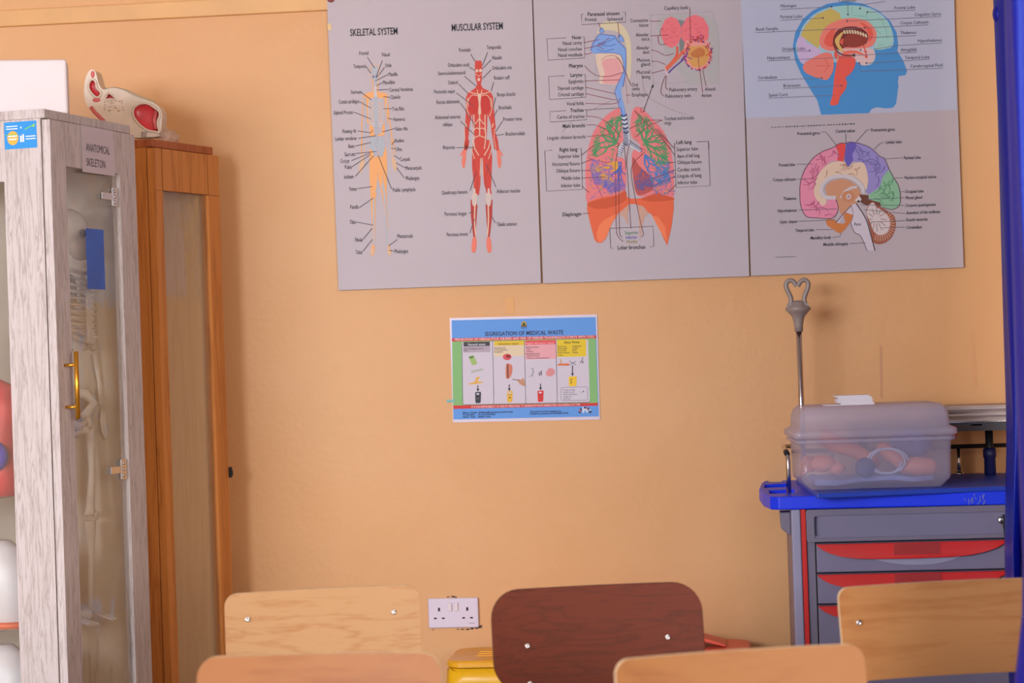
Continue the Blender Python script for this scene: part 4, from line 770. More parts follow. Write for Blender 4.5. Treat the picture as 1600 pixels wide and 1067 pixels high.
# ------------------------------------------------------------------ brown glazed cabinet
OW = wood('orange_laminate', (206, 132, 68), (166, 96, 44), axis='z', scale=3, rough=.4); OWI = wood('tan_lining', (244, 204, 156), (232, 188, 138), axis='z', scale=3, rough=.5); OW2 = wood('red_brown_edge', (176, 98, 58), (140, 72, 44), axis='z', scale=3, rough=.4)
ang2 = math.radians(-18.03); ZT2 = .60; c = at_z(236, 217, ZT2); H2 = ZT2-FLOOR
wc = empty('glazed_cabinet', (c.x, c.y, FLOOR), ang2); tag(wc, 'narrow orange-brown wooden cabinet with a glass door, behind the grey display cabinet', 'cabinet')
mk('top_board', B((-.26, .001, -.004, .308, H2-.021, H2)), OW2, wc, bevel=.001)
mk('front_panel', B((-.26, -.018, .0, .018, 0, H2-.021)), OW, wc); mk('side_panel', B((-.26, -.012, .29, .306, 0, H2-.021)), OW, wc)
mk('back_panel', B((-.26, -.245, .018, .29, 0, H2-.021)), OWI, wc); mk('lining', B((-.245, -.014, .284, .29, .08, H2-.022)), OWI, wc); mk('floor_panel', B((-.245, -.012, .018, .29, .06, .08)), OW, wc)
bm = bmesh.new(); plate(bm, [(-.002, .03), (.322, .03), (.322, H2-.024), (-.002, H2-.024)], lambda u, v: (-.014, u, v), lambda u, v: (.010, u, v), [[(.034, .15), (.262, .15), (.262, H2-.138), (.034, H2-.138)]])
d2 = mk('door', bm, OW, wc, bevel=.001); mk('door_pane', B((-.002, .002, .032, .264, .148, H2-.136)), GLASS, d2)
bm = B((.0102, .0108, .0, .322, H2-.139, H2-.1382), (.0102, .0108, .0332, .0338, H2-.14, H2-.024), (.0102, .0108, .262, .2626, H2-.14, H2-.024)); mk('joint_line', bm, mat('joint_dark', (96, 56, 34), .7, var=.1), d2)
mk('latch', B((.002, .016, .322, .332, -FLOOR-.338, -FLOOR-.308), (.008, .02, .324, .33, -FLOOR-.332, -FLOOR-.318)), mat('black_metal', (30, 28, 30), .4, .5, .4, var=.1), d2, bevel=.001)
# ------------------------------------------------------------------ pelvis section model on the brown cabinet
YP = -.33
PB = at(215, 212, YP); PB.z = ZT2
zo = lambda x, y: (120+x/7.622, 90+y/7.622)
def pp(x, y, dy): q = at(*zo(x, y), YP); k = (q-PB); return (k.x, dy, k.z)
pm = empty('pelvis_model', PB); tag(pm, 'cream and red half-pelvis anatomy model lying on top of the brown cabinet', 'model')
outl = smooth_loop([(88,440),(90,330),(108,230),(148,158),(185,142),(218,165),(240,230),(262,310),(312,378),(430,360),(560,392),(690,460),(820,505),(940,550),(1010,640),(1012,760),(1000,900),(990,935),(800,950),(630,945),(470,850),(300,760),(180,650),(112,545)], 4)
hol = [smooth_loop([(140,330),(160,275),(200,260),(230,300),(240,360),(285,410),(280,455),(235,475),(180,430),(148,380)], 3), [(338,498),(352,460),(375,418),(420,442),(458,498)], smooth_loop([(670,640),(690,590),(760,548),(850,550),(930,600),(980,640),(990,690),(965,760),(970,830),(985,885),(930,885),(830,860),(740,790),(680,710)], 3)]
bm = bmesh.new(); plate(bm, outl, lambda u, v: pp(u, v, 0), lambda u, v: pp(u*.985+8, v*.99+5, .055), hol); mk('body', bm, CRM, pm, bevel=.002)
for hname, h in zip(('bowel_cavity', 'small_cavity', 'bladder_cavity'), hol):
    cx = sum(q[0] for q in h)/len(h); cy = sum(q[1] for q in h)/len(h); bm = bmesh.new()
    rings = [[pp(cx+(x-cx)*s_, cy+(y-cy)*s_, dy) for x, y in h] for s_, dy in ((1.0, .001), (.96, .006), (.8, .011), (.5, .014), (.15, .015))]
    loft(bm, rings, cap0=False); mk(hname, bm, RED, pm)
    bm = bmesh.new(); tube(bm, [pp(x, y, -.001) for x, y in h], .0036, 6, closed=True); mk('cavity_rim', bm, CRM, pm)
PK2 = mat('model_pink', (232, 112, 112), .4, var=.15, scale=20)
bm = bmesh.new(); blob(bm, pp(190, 200, 0), (.006, .003, .010), 10); blob(bm, pp(235, 505, 0), (.012, .003, .006), 10); mk('pink_patch', bm, PK2, pm)
bm = bmesh.new(); tube(bm, [pp(170, 590, -.002), pp(215, 650, -.002), pp(265, 700, -.002), pp(330, 760, -.002)], .005, 8); tube(bm, [pp(935, 620, .01), pp(915, 740, .008), pp(935, 850, .006)], .006, 8); mk('muscle_strip', bm, PK2, pm)
bm = bmesh.new(); rnd = random.Random(5)
for k in range(26): x, y = rnd.uniform(330, 560), rnd.uniform(500, 640); blob(bm, pp(x, y, -.0005), (.0022, .0012, .0014), 6)
mk('spongy_spots', bm, mat('model_tan', (206, 158, 120), .5, var=.15), pm)
bm = bmesh.new(); tube(bm, [pp(310, 384, .02), pp(430, 366, .02), pp(560, 398, .02), pp(700, 466, .02), pp(900, 540, .02)], .007, 8); mk('skin_fold', bm, mat('model_grey_cream', (206, 190, 168), .45, var=.1), pm)
bm = B((pp(610, 0, 0)[0], pp(1004, 0, 0)[0], -.006, .09, 0.0, .009)); mk('base_plate', bm, WPL, pm, bevel=.002)
bm = bmesh.new(); q = pp(810, 925, -.008); lathe(bm, [(.006, -.002), (.006, .004), (.003, .006)], q, 12, axis='y'); box(bm, q[0]-.006, q[0]+.008, -.008, -.004, q[2]+.004, q[2]+.010); mk('clip', bm, SIL, pm)
# crumpled clear bag
bm = bmesh.new(); bmesh.ops.create_icosphere(bm, subdivisions=4, radius=1)
rnd = random.Random(9); from mathutils import noise as MN
for v in bm.verts:
    n_ = MN.noise(v.co*2.3)*.28+MN.noise(v.co*6)*.12; v.co = v.co*(1+n_); v.co = Vector((v.co.x*.024, v.co.y*.05, max(v.co.z, -.7)*.022+.0155))
o = mk('plastic_bag', bm, sheer('bag_film', (240, 222, 212), .55, .05, .15), loc=(at(262, 214, -.33).x, -.315, ZT2), smooth=True); tag(o, 'crumpled clear plastic bag on the brown cabinet beside the pelvis model', 'bag')
#==TROLLEY==
# ------------------------------------------------------------------ medical trolley
YF = -.62
GY1 = mat('trolley_grey', (118, 110, 130), .4, .4, var=.04, scale=6); GY2 = mat('trolley_light_grey', (150, 146, 172), .4, .4, var=.04); GY3 = mat('drawer_grey', (122, 116, 142), .38, .4, var=.03)
TB = mat('trolley_blue', (28, 60, 245), .38, .3, var=.08, scale=5); TR = mat('trolley_red', (206, 34, 30), .3, .5, var=.05); BK = mat('black_plastic', (34, 33, 38), .45, .4, var=.15); CH = mat('chrome', (205, 200, 200), .14, .5, 1, var=.03); GAP = mat('gap_black', (18, 16, 20), .8, var=.1)
DGY = mat('dark_grey_shelf', (72, 70, 76), .5, .4, var=.08)
fx = lambda px, py=800: at(px, py, YF).x
fz = lambda py, px=1420: at(px, py, YF).z
zt = fz(773, 1330)
xl, xr = fx(1236, 820), fx(1608, 820)
tr = empty('medical_trolley', ((xl+xr)/2, -.36, FLOOR)); OT = Vector(tr.location)
tag(tr, 'grey medical trolley with blue worktop and red-handled drawers against the back wall', 'trolley')
def tp(name, bm, mt, parent=tr, **k):
    for v in bm.verts: v.co -= OT
    return mk(name, bm, mt, parent, **k)
tz = lambda px, py, z=None: (lambda q: (q.x, q.y))(at_z(px, py, zt if z is None else z))
r_ = xr+.085
fl = tz(1216, 776); yb = -.1
out = [tz(1201, 747), tz(1190, 754), tz(1186, 763), tz(1192, 771), tz(1203, 775.5), fl, (xr, YF-.015), (r_-.02, YF+.0), (r_, YF+.1), (r_, yb-.1), (r_-.03, yb)]
slots = [[tz(1202, 749.5), tz(1220, 748.6), tz(1222, 752.4), tz(1200, 753.4)], [tz(1195, 757), tz(1231, 755.4), tz(1234, 760.4), tz(1194, 762)], [tz(1202, 766), tz(1240, 764.4), tz(1244, 769.6), tz(1203, 771.4)]]
bm = bmesh.new(); plate(bm, out, lambda u, v: (u, v, zt), lambda u, v: (u, v, zt-.034), slots); tp('worktop', bm, TB, bevel=.004, seg=3)
bm = bmesh.new(); zp = zt+.012
plate(bm, [tz(1277, 771, zp), tz(1258, 758, zp), tz(1244, 748, zp), tz(1247, 744, zp), (xr+.02, yb-.01), (xr+.02, YF+.02)], lambda u, v: (u, v, zp), lambda u, v: (u, v, zt-.001)); tp('work_mat', bm, mat('mat_blue', (46, 76, 190), .45, .4, var=.1, scale=8), bevel=.003)
zb = FLOOR+.16; ztop = zt-.034
bm = B((xl, xl+.022, YF+.02, yb-.02, zb, ztop), (xr-.022, xr, YF+.02, yb-.02, zb, ztop), (xl, xr, yb-.04, yb-.02, zb, ztop), (xl, xr, YF+.04, yb-.02, zb, zb+.02)); tp('body', bm, GY1)
for a, b in ((fx(1236), fx(1250.5)), (xr-.024, xr)): tp('corner_post', B((a, b, YF-.004, YF+.03, zb, ztop)), GY2, bevel=.004, seg=3)
tp('red_trim', B((fx(1251), fx(1258.5), YF-.002, YF+.02, zb, ztop)), TR, bevel=.001)
x0, x1 = fx(1259), xr-.03; z0, z1 = fz(843), ztop-.001
bm = bmesh.new(); hole = rrect(fx(1271.5), x1-.006, fz(837), fz(802), .006)
plate(bm, rrect(x0, x1, z0, z1, .006), lambda u, v: (u, YF-.008, v), lambda u, v: (u, YF+.02, v), [hole]); fa = tp('top_fascia', bm, GY1, bevel=.0015)
bm = bmesh.new(); plate(bm, hole, lambda u, v: (u, YF-.002, v), lambda u, v: (u, YF+.018, v), [rrect(fx(1273), fx(1280), fz(834), fz(804), .004)]); box(bm, fx(1272), fx(1281), YF+.008, YF+.012, fz(835), fz(803)); tp('fascia_panel', bm, GY3, fa)
bm = bmesh.new(); cx, cz = fx(1563), fz(812, 1563); lathe(bm, [(.009, 0), (.009, -.012), (.006, -.014), (.002, -.0145)], (cx, YF-.002, cz), 16, axis='y'); lk = tp('lock', bm, SIL, fa)
bm = B((cx+.003, cx+.011, YF-.026, YF-.012, cz-.014, cz+.014)); tube(bm, [(cx+.006, YF-.02, cz-.01), (cx+.008, YF-.022, cz-.04), (cx+.009, YF-.02, cz-.058)], .0035, 8); tp('key', bm, BK, fa)
tp('front_plate', B((fx(1259), x1, YF+.006, YF+.02, zb, z0)), GY1)
tp('drawer_gap', B((fx(1271.3), fx(1574), YF+.002, YF+.0062, zb+.01, z0+.001)), GAP)
dx0, dx1 = fx(1273.4), fx(1572)
cres = [(0, 0), (0, -.06), (.03, -.36), (.07, -.6), (.13, -.82), (.2, -.95), (.3, -1), (.5, -1.02), (.7, -.98), (.8, -.9), (.88, -.72), (.94, -.48), (.98, -.22), (1, -.05), (1, 0)]
for ya, yb_ in ((845.8, 891), (893.4, 940), (942.4, 1011), (1013.4, 1122), (1124.4, 1236)):
    za, zc = fz(ya), fz(yb_); dw = tp('drawer', B((dx0, dx1, YF-.006, YF+.015, zc, za)), GY3, bevel=.002)
    bm = bmesh.new(); w_ = dx1-dx0
    plate(bm, [(dx0+.0005+u*(w_-.001), za-.001+v*.039) for u, v in cres], lambda u, v: (u, YF-.02-.006*math.sin((u-dx0)/w_*PI), v), lambda u, v: (u, YF-.005, v)); tp('drawer_handle', bm, TR, dw, bevel=.0025)['label'] = 'red crescent handle'
    sc = smooth_loop([(.27, -1.0), (.4, -1.4), (.55, -1.55), (.67, -1.4), (.77, -1.0)], 5, False)
    bm = bmesh.new(); plate(bm, [(dx0+u*w_, za+v*.038) for u, v in sc], lambda u, v: (u, YF-.0095, v), lambda u, v: (u, YF-.005, v)); tp('finger_scoop', bm, GY2, dw)
    xa, xb = fx(1393), fx(1465); tp('label_window', B((xa, xb, YF-.0285, YF-.026, za-.030, za-.002)), sheer('label_film', (220, 120, 120), .8, .06, .1), dw)
bm = bmesh.new(); bx0, bx1 = fx(1219, 810), xl
plate(bm, [(bx0, fz(797)), (bx1, fz(797)), (bx1, fz(833)), (bx1-.006, fz(833)), (bx0+.002, fz(822))], lambda u, v: (u, YF+.03, v), lambda u, v: (u, YF+.1, v)); tp('side_bracket', bm, GY1, bevel=.003)
# chrome guard rails
px_, py_, pz_ = *tz(1233, 770), zt; rb = at(1232, 708, py_).z
bm = bmesh.new(); tube(bm, [(px_, py_, zt-.01), (px_, py_, rb-.02), (px_-.001, py_+.006, rb-.006), (px_-.003, py_+.022, rb), (px_-.003, -.16, rb), (px_+.02, -.125, rb)], .0062, 10); rl = tp('guard_rail', bm, CH)
bm = bmesh.new(); tube(bm, [(px_-.001, py_+.003, rb-.004), (px_-.004, py_+.02, rb+.003)], .0075, 10); tp('rail_cap', bm, BK, rl)
yr = -.125; zr = at(1520, 697, yr).z
bm = bmesh.new(); tube(bm, [(px_+.02, yr, zr), (xr+.03, yr, zr)], .006, 10); rr = tp('rear_rail', bm, BK)
for p_ in (1300, 1498, 1600):
    x = at(p_, 715, yr).x; bm = bmesh.new(); tube(bm, [(x, yr, zt), (x, yr, zr)], .0055, 10); lathe(bm, [(.014, 0), (.012, .006), (.006, .012)], (x, yr, zp-.001), 12); tp('rail_post', bm, CH, rr)
# rear shelf on posts
ys0, ys1 = -.29, -.07; zsf = at(1530, 658.5, ys0).z; zsb = at(1530, 673, ys0).z; sx0, sx1 = at(1330, 660, ys0).x, xr+.06
bm = bmesh.new(); plate(bm, rrect(sx0, sx1, zsb, zsf, .004, 3), lambda u, v: (u, ys0, v), lambda u, v: (u, ys1, v), [rrect(at(1517, 666, ys0).x, at(1535, 666, ys0).x, zsb+.014, zsb+.018, .0018, 2)]); sh = tp('rear_shelf', bm, DGY)
tp('shelf_lip', B((sx0, sx1, ys0-.002, ys0+.001, zsf-.0015, zsf+.001)), SIL, sh)
for p_ in (1350, 1546):
    x = at(p_, 700, -.18).x; bm = bmesh.new(); tube(bm, [(x, -.18, zp), (x, -.18, zsb)], .0105, 14); po = tp('shelf_post', bm, BK)
    bm = bmesh.new(); lathe(bm, [(.014, 0), (.016, .004), (.0155, .045), (.018, .05), (.018, .07), (.013, .074)], (x, -.18, zp), 14); tp('post_sleeve', bm, mat('navy_plastic', (26, 32, 92), .4, .4, var=.1), po)
# drip pole with hook head
yv = -.2; q = at(1252, 628, yv); xv = q.x; q1 = at(1248, 516, yv); 
bm = bmesh.new(); tube(bm, [(xv, yv, zt-.02), (xv, yv, q1.z)], .0078, 14); ip = tp('drip_pole', bm, CH)
HK = mat('hook_grey', (150, 134, 128), .35, .5, var=.06); S8 = 1/2030.; zc = q1.z
hz = lambda y: zc+(345-y)*S8; hx = lambda x: xv+(x-311)*S8
bm = bmesh.new(); lathe(bm, [(.0113, hz(352)), (.012, hz(320)), (.0145, hz(290)), (.018, hz(268)), (.027, hz(246)), (.0345, hz(232)), (.0345, hz(220)), (.027, hz(208)), (.0245, hz(204)), (.022, hz(192)), (.014, hz(182)), (.004, hz(178))], (xv, yv, 0), 24); hd = tp('hook_head', bm, HK, ip)
for s_ in (1, -1):
    P_ = [(264, 240), (270, 200), (274, 170), (264, 140), (252, 112), (249, 88), (258, 72), (274, 67), (290, 74), (300, 88), (308, 100)]
    pts = [(hx(310+s_*(x-310)), yv-.006, hz(y)) for x, y in smooth_loop(P_, 4, False)]; bm = bmesh.new(); tube(bm, pts, .0066, 8)
    box(bm, hx(310+s_*-46)-.006, hx(310+s_*-46)+.006, yv-.016, yv+.012, hz(240), hz(195)); tp('hook', bm, HK, ip)
for x in (xl+.04, xr-.04):
    for y in (YF+.06, yb-.07):
        bm = bmesh.new(); lathe(bm, [(.05, -.014), (.055, -.01), (.055, .01), (.05, .014)], (x, y+.01, FLOOR+.055), 20, axis='x'); ca = tp('caster', bm, BK)
        bm = B((x-.02, x-.015, y-.02, y+.03, FLOOR+.04, FLOOR+.13), (x+.015, x+.02, y-.02, y+.03, FLOOR+.04, FLOOR+.13), (x-.02, x+.02, y-.02, y+.03, FLOOR+.125, FLOOR+.162)); tp('caster_fork', bm, GY1, ca)
bm = bmesh.new(); rnd = random.Random(2)
for cx in (1514, 1530):
    for k in range(7):
        a_ = rnd.uniform(-.6, .6); x, y = cx+rnd.uniform(-5, 8), rnd.uniform(774, 794); l_ = rnd.uniform(4, 10); q0 = at(x, y, YF-.0155); q1 = at(x+l_*math.sin(a_), y-l_*math.cos(a_), YF-.0155); d = Vector((.0006, 0, 0))
        bm.faces.new([bm.verts.new(p_) for p_ in (q0-d, q0+d, q1+d, q1-d)])
tp('scratch', bm, mat('scratch_pale', (150, 156, 210), .6, var=.1))
# ------------------------------------------------------------------ storage tub on the trolley
FROST = sheer('frosted_plastic', (238, 234, 255), .74, .02, .22, .6, .2); FROST2 = sheer('frosted_lid', (242, 236, 255), .67, .03, .2, .6, .2)
q = at_z(1371, 764.5, zp); RB = math.radians(4)
tb = empty('storage_tub', (q.x, q.y, zp), RB); tag(tb, 'translucent lidded plastic tub full of manikin limbs on the blue trolley top', 'tub')
DP = .27
def ring(hw, y0, y1, z, r): return [(x, y, z) for x, y in rrect(-hw, hw, y0, y1, r*.5, 5)]
bm = bmesh.new(); loft(bm, [ring(.165, .018, DP-.018, .001, .02), ring(.168, .015, DP-.015, .004, .022), ring(.187, .003, DP-.003, .024, .027), ring(.1885, .002, DP-.002, .032, .028), ring(.1915, 0, DP, .13, .03)], cap1=False); bod = mk('tub_body', bm, FROST, tb, solid=.0018)
bm = bmesh.new(); loft(bm, [ring(.193, -.002, DP+.002, .118, .03), ring(.202, -.010, DP+.010, .122, .034), ring(.202, -.010, DP+.010, .128, .034), ring(.194, -.003, DP+.003, .130, .03)], cap0=False, cap1=False); mk('tub_flange', bm, FROST, tb, solid=.0015)
bm = bmesh.new(); loft(bm, [ring(.198, -.007, DP+.007, .131, .033), ring(.206, -.014, DP+.014, .136, .036), ring(.206, -.014, DP+.014, .149, .036), ring(.196, -.005, DP+.005, .154, .032), ring(.190, .001, DP-.001, .157, .03), ring(.188, .003, DP-.003, .187, .03), ring(.182, .008, DP-.008, .202, .026), ring(.170, .018, DP-.018, .213, .022)], cap0=False); mk('tub_lid', bm, FROST2, tb, solid=.0018)
mk('tub_clip', B((.2065, .213, .05, .12, .118, .15)), mat('clip_red', (190, 60, 56), .4, var=.1), tb, bevel=.002)
MT = Matrix.Translation(tb.location) @ Matrix.Rotation(RB, 4, 'Z')
SKN = mat('manikin_skin', (226, 138, 112), .5, .3, var=.1, scale=10)
def inbox(name, label, cat, bm, mt, px, py, y, group=None, smooth=True):
    o = mk(name, bm, mt, loc=MT @ Vector(((px-1371)/611, y, max((764-py)/611, .004))), rz=RB, smooth=smooth); tag(o, label, cat, group); return o
l_ = lambda x, y, d=0: (x/611, d, -y/611)
bm = bmesh.new(); blob(bm, l_(0, 0), (.034, .02, .022), 14); blob(bm, l_(22, 8), (.022, .018, .016), 12)
for k in range(5): tube(bm, [l_(-14, -8+k*4), l_(-26, -10+k*5), l_(-34, -4+k*5, -.005)], [.007, .006, .005], 8)
inbox('manikin_hand', 'pink manikin hand at left inside the translucent tub', 'manikin part', bm, SKN, 1293, 724, .07)
bm = bmesh.new(); tube(bm, [l_(-24, -22), l_(0, -8), l_(26, 2), l_(54, 20), l_(66, 28)], [.022, .024, .019, .017, .012], 12)
inbox('manikin_limb', 'pink manikin arm slanting down across the middle of the translucent tub', 'manikin part', bm, SKN, 1318, 703, .11)
bm = bmesh.new(); tube(bm, [l_(-38, -28), l_(-16, -10), l_(4, 4)], [.016, .018, .022], 12); tube(bm, [l_(-4, 4), l_(20, 6), l_(44, 8), l_(50, 8)], [.02, .024, .021, .014], 12)
inbox('manikin_limb', 'pink manikin lower leg and foot at right inside the translucent tub', 'manikin part', bm, SKN, 1418, 726, .06)
bm = bmesh.new(); lathe(bm, [(.006, -.014), (.022, -.012), (.026, 0), (.022, .012), (.006, .014)], (0, 0, 0), 20, axis='y'); inbox('rubber_cap', 'dark blue round rubber cap in the middle of the translucent tub', 'cap', bm, mat('navy_rubber', (52, 60, 112), .5, var=.1), 1356, 731, .035)
bm = bmesh.new(); bmesh.ops.create_icosphere(bm, subdivisions=3, radius=1)
for v in bm.verts: v.co = v.co*(1+.25*MN.noise(v.co*2)); v.co = Vector((v.co.x*.055, v.co.y*.03, v.co.z*.04))
inbox('breathing_bag', 'pale violet-blue breathing bag in the right half of the translucent tub', 'bag', bm, mat('violet_rubber', (128, 122, 182), .5, var=.15, scale=20), 1440, 700, .15)
bm = bmesh.new(); tube(bm, [(.055*math.cos(t*.5)*(1-.012*t), .006*math.sin(t*2.1), .032*math.sin(t*.5)) for t in range(26)], .003, 8); inbox('tubing_coil', 'coil of clear tubing beside the manikin foot in the tub', 'tubing', bm, mat('clear_tubing', (190, 190, 214), .3, var=.05), 1390, 722, .035)
bm = B((-.15, .15, -.02, .14, -.001, .012)); bmesh.ops.subdivide_edges(bm, edges=bm.edges[:], cuts=5, use_grid_fill=True)
for v in bm.verts: v.co.z += .012*MN.noise(Vector((v.co.x*22, v.co.y*22, 1.3)))+(.004 if v.co.z > 0 else .006)
inbox('cloth', 'folded pale blue cloth lying on the bottom of the translucent tub', 'cloth', bm, mat('pale_blue_cloth', (150, 160, 214), .8, var=.2, scale=18), 1371, 757, .07)
# cards on the lid
LT = zp+.213
CW = mat('white_card', (226, 216, 220), .6, var=.03)
pc = at(1336, 633, -.45)
def card(label, w_, d_, t_, x, y, z, rz, nm='card', group='cards on the tub lid'):
    o = mk(nm, B((-w_/2, w_/2, -d_/2, d_/2, 0, t_)), CW, loc=(x, y, z), rz=rz); tag(o, label, 'card', group); return o
yc = MT @ Vector((-.05, .085, 0)); rnd = random.Random(8)
card('large thin white card lying flat on the tub lid under the card stack', .126, .07, .0022, yc.x-.006, yc.y, LT+.0004, RB)
for k in range(6): card(['lowest small white card of the stack on the tub lid', 'second small white card from the bottom on the tub lid', 'third small white card from the bottom on the tub lid', 'fourth small white card from the bottom on the tub lid', 'fifth small white card from the bottom on the tub lid', 'topmost small white card of the stack on the tub lid'][k], .088+rnd.uniform(-.004, .004), .062, .0036, yc.x+.012-.0014*k+rnd.uniform(-.003, .003), yc.y, LT+.0028+k*.0038, RB+rnd.uniform(-.03, .03))
# papers on the rear shelf
rnd = random.Random(12); z = zsf+.0012; names = ['lowest', 'second from bottom', 'third from bottom', 'fourth from bottom', 'fourth from top', 'third from top', 'second from top', 'topmost']
for k in range(8):
    t_ = rnd.uniform(.0035, .0062); o = mk('booklet', B((-.15, .15, -.095, .095, 0, t_)), mat('booklet_%s' % 'abc'[k % 3], [(214, 200, 198), (196, 176, 168), (160, 140, 140)][k % 3], .6, var=.12, scale=10), loc=(at(1552, 650, -.18).x+rnd.uniform(-.035, .03), -.18, z), rz=rnd.uniform(-.12, .12)); z += t_+.0006
    tag(o, names[k]+' booklet of the paper pile on the dark trolley shelf', 'booklet', 'papers on the trolley shelf')
#==BINS==
def bin_(name, label, cx, cy, hw, hd, ztop, mt, mt2, lipz=.02):
    h = ztop-FLOOR; r = empty(name, (cx, cy, FLOOR)); tag(r, label, 'bin', 'waste bins by the wall')
    rg = lambda a, b, z, rr=.05: [(x, y, z) for x, y in rrect(-a, a, -b, b, rr, 5)]
    bm = bmesh.new(); loft(bm, [rg(hw*.8, hd*.78, .001), rg(hw*.83, hd*.82, .03), rg(hw*.95, hd*.94, h-.05), rg(hw*.97, hd*.96, h-.022)], smooth=True); mk('bin_body', bm, mt, r)
    bm = bmesh.new(); loft(bm, [rg(hw*.98, hd*.98, h-.02), rg(hw, hd, h-.018), rg(hw, hd, h-.006), rg(hw*.97, hd*.96, h-.001), rg(hw*.9, hd*.86, h)], smooth=False)
    for k in range(3): box(bm, -hw*.55, hw*.3, -hd*.35+k*.04, -hd*.35+k*.04+.016, h-.001, h+.0022)
    mk('bin_lid', bm, mt2, r)
    bm = bmesh.new(); rg2 = lambda s_, z: [(x*s_*(1+.012*math.sin(i*2.3)), y*s_*(1+.012*math.cos(i*1.7)), z+.006*math.sin(i*1.9)) for i, (x, y) in enumerate(rrect(-hw, hw, -hd, hd, .05, 5))]
    loft(bm, [rg2(1.01, h-.10), rg2(1.015, h-.06), rg2(1.0, h-.026)], cap0=False, cap1=False); mk('bin_liner', bm, mt, r, solid=.001)
    return r
YL = mat('yellow_plastic', (244, 184, 22), .35, .5, var=.06); YL2 = mat('yellow_lid', (240, 172, 36), .35, .5, var=.04); RDP = mat('coral_plastic', (236, 96, 76), .4, .5, var=.08); RDP2 = mat('coral_lid', (240, 100, 80), .4, .5, var=.06)
xa = at(697, 1040, -.3).x; xb = at(890, 1040, -.3).x
bin_('waste_bin', 'yellow lidded waste bin on the floor below the white socket', (xa+xb)/2, -.19, (xb-xa)/2, .135, -.845, YL, YL2)
xa = at(908, 1010, -.25).x; xb = at(1174, 1010, -.25).x
rb_ = bin_('waste_bin', 'coral red lidded waste bin behind the dark brown chair', (xa+xb)/2, -.17, (xb-xa)/2, .11, -.835, RDP, RDP2)
bm = bmesh.new(); q = at(1100, 994, -.2)-rb_.location
for v_ in (0,): loft(bm, [[(q.x+dx, y, q.z+dz) for y in (-.06, .04) for dx, dz in (((0, -.012), (0, 0)) if y < 0 else ((0, 0), (0, -.012)))], [(q.x+.06, y, -.835-FLOOR+d) for y, d in ((-.06, 0), (-.06, .008), (.04, .008), (.04, 0))]], smooth=False)
box(bm, q.x-.14, q.x+.0, -.06, .04, -.835-FLOOR-.002, q.z-.001); mk('lid_flap', bm, RDP2, rb_, bevel=.003)
#==CURTAIN==
# ------------------------------------------------------------------ blue satin curtain
def satin():
    M = bpy.data.materials.new('blue_satin'); M.use_nodes = True; nt = M.node_tree; b = nt.nodes['Principled BSDF']
    b.inputs['Base Color'].default_value = lin((20, 28, 140)); b.inputs['Roughness'].default_value = .36; b.inputs['Specular IOR Level'].default_value = .6; b.inputs['Specular Tint'].default_value = (.3, .42, 1, 1)
    b.inputs['Sheen Weight'].default_value = .0; b.inputs['Sheen Tint'].default_value = (.3, .35, 1, 1)
    tc = nt.nodes.new('ShaderNodeTexCoord'); n = nt.nodes.new('ShaderNodeTexNoise'); n.inputs['Scale'].default_value = 420; nt.links.new(tc.outputs['Object'], n.inputs[0])
    bp = nt.nodes.new('ShaderNodeBump'); bp.inputs['Strength'].default_value = .35; bp.inputs['Distance'].default_value = .002; nt.links.new(n.outputs[0], bp.inputs['Height']); nt.links.new(bp.outputs[0], b.inputs['Normal']); return M
SAT = satin()
xA = at(1577, 640, -.79).x
cq = lambda px, Y: at(px, 640, Y).x
xB = at(1604, 880, -2.64).x
path = smooth_loop([(xA+.04, -.70), (xA+.006, -.725), (xA, -.79), (xA+.012, -.835), (xA+.026, -.80), (xA+.033, -.735), (xA+.052, -.75), (xA+.066, -.83), (xA+.1, -.80), (cq(1700, -.95), -.95), (cq(1740, -1.2), -1.2), (cq(1722, -1.45), -1.45), (cq(1760, -1.7), -1.7), (cq(1742, -1.95), -1.95), (cq(1775, -2.2), -2.2), (cq(1765, -2.45), -2.45), (xB+.05, -2.57), (xB+.008, -2.60), (xB, -2.64), (xB+.016, -2.68), (xB+.06, -2.65), (xB+.09, -2.7), (xB+.14, -2.64), (xB+.2, -2.7)], 6, False)
bm = bmesh.new(); rows = []; cxm = xA+.06
for i in range(34):
    z = FLOOR+.015+(1.42-FLOOR-.0)*i/33*1.0
    row = []
    for k, (x, y) in enumerate(path):
        g = 1.0 if z > -.2 else 1+(-.2-z)*.25
        dx = -.016*max(0, min(1, (-.25-z)/.3))*(1 if y > -1 else 0) - (.15*max(0, min(.4, -.42-z)) if y < -2.5 else 0)
        row.append(bm.verts.new((x+dx+.004*math.sin(k*.7+z*3), y+.006*math.sin(k*.5+z*4), z)))
    rows.append(row)
for a, b in zip(rows, rows[1:]):
    for k in range(len(path)-1): bm.faces.new((a[k], a[k+1], b[k+1], b[k])).smooth = True
L_ = Vector((xA+.06, -1.4, FLOOR+.015)); cu = mk('curtain', bm, SAT, loc=L_, origin=L_, solid=.0016); tag(cu, 'royal blue satin curtain hanging in folds at the right edge', 'curtain')
bm = bmesh.new(); q = at(1561, 22, -.80); blob(bm, q-L_, (.016, .02, .026), 12); mk('heading_tuck', bm, SAT, cu)
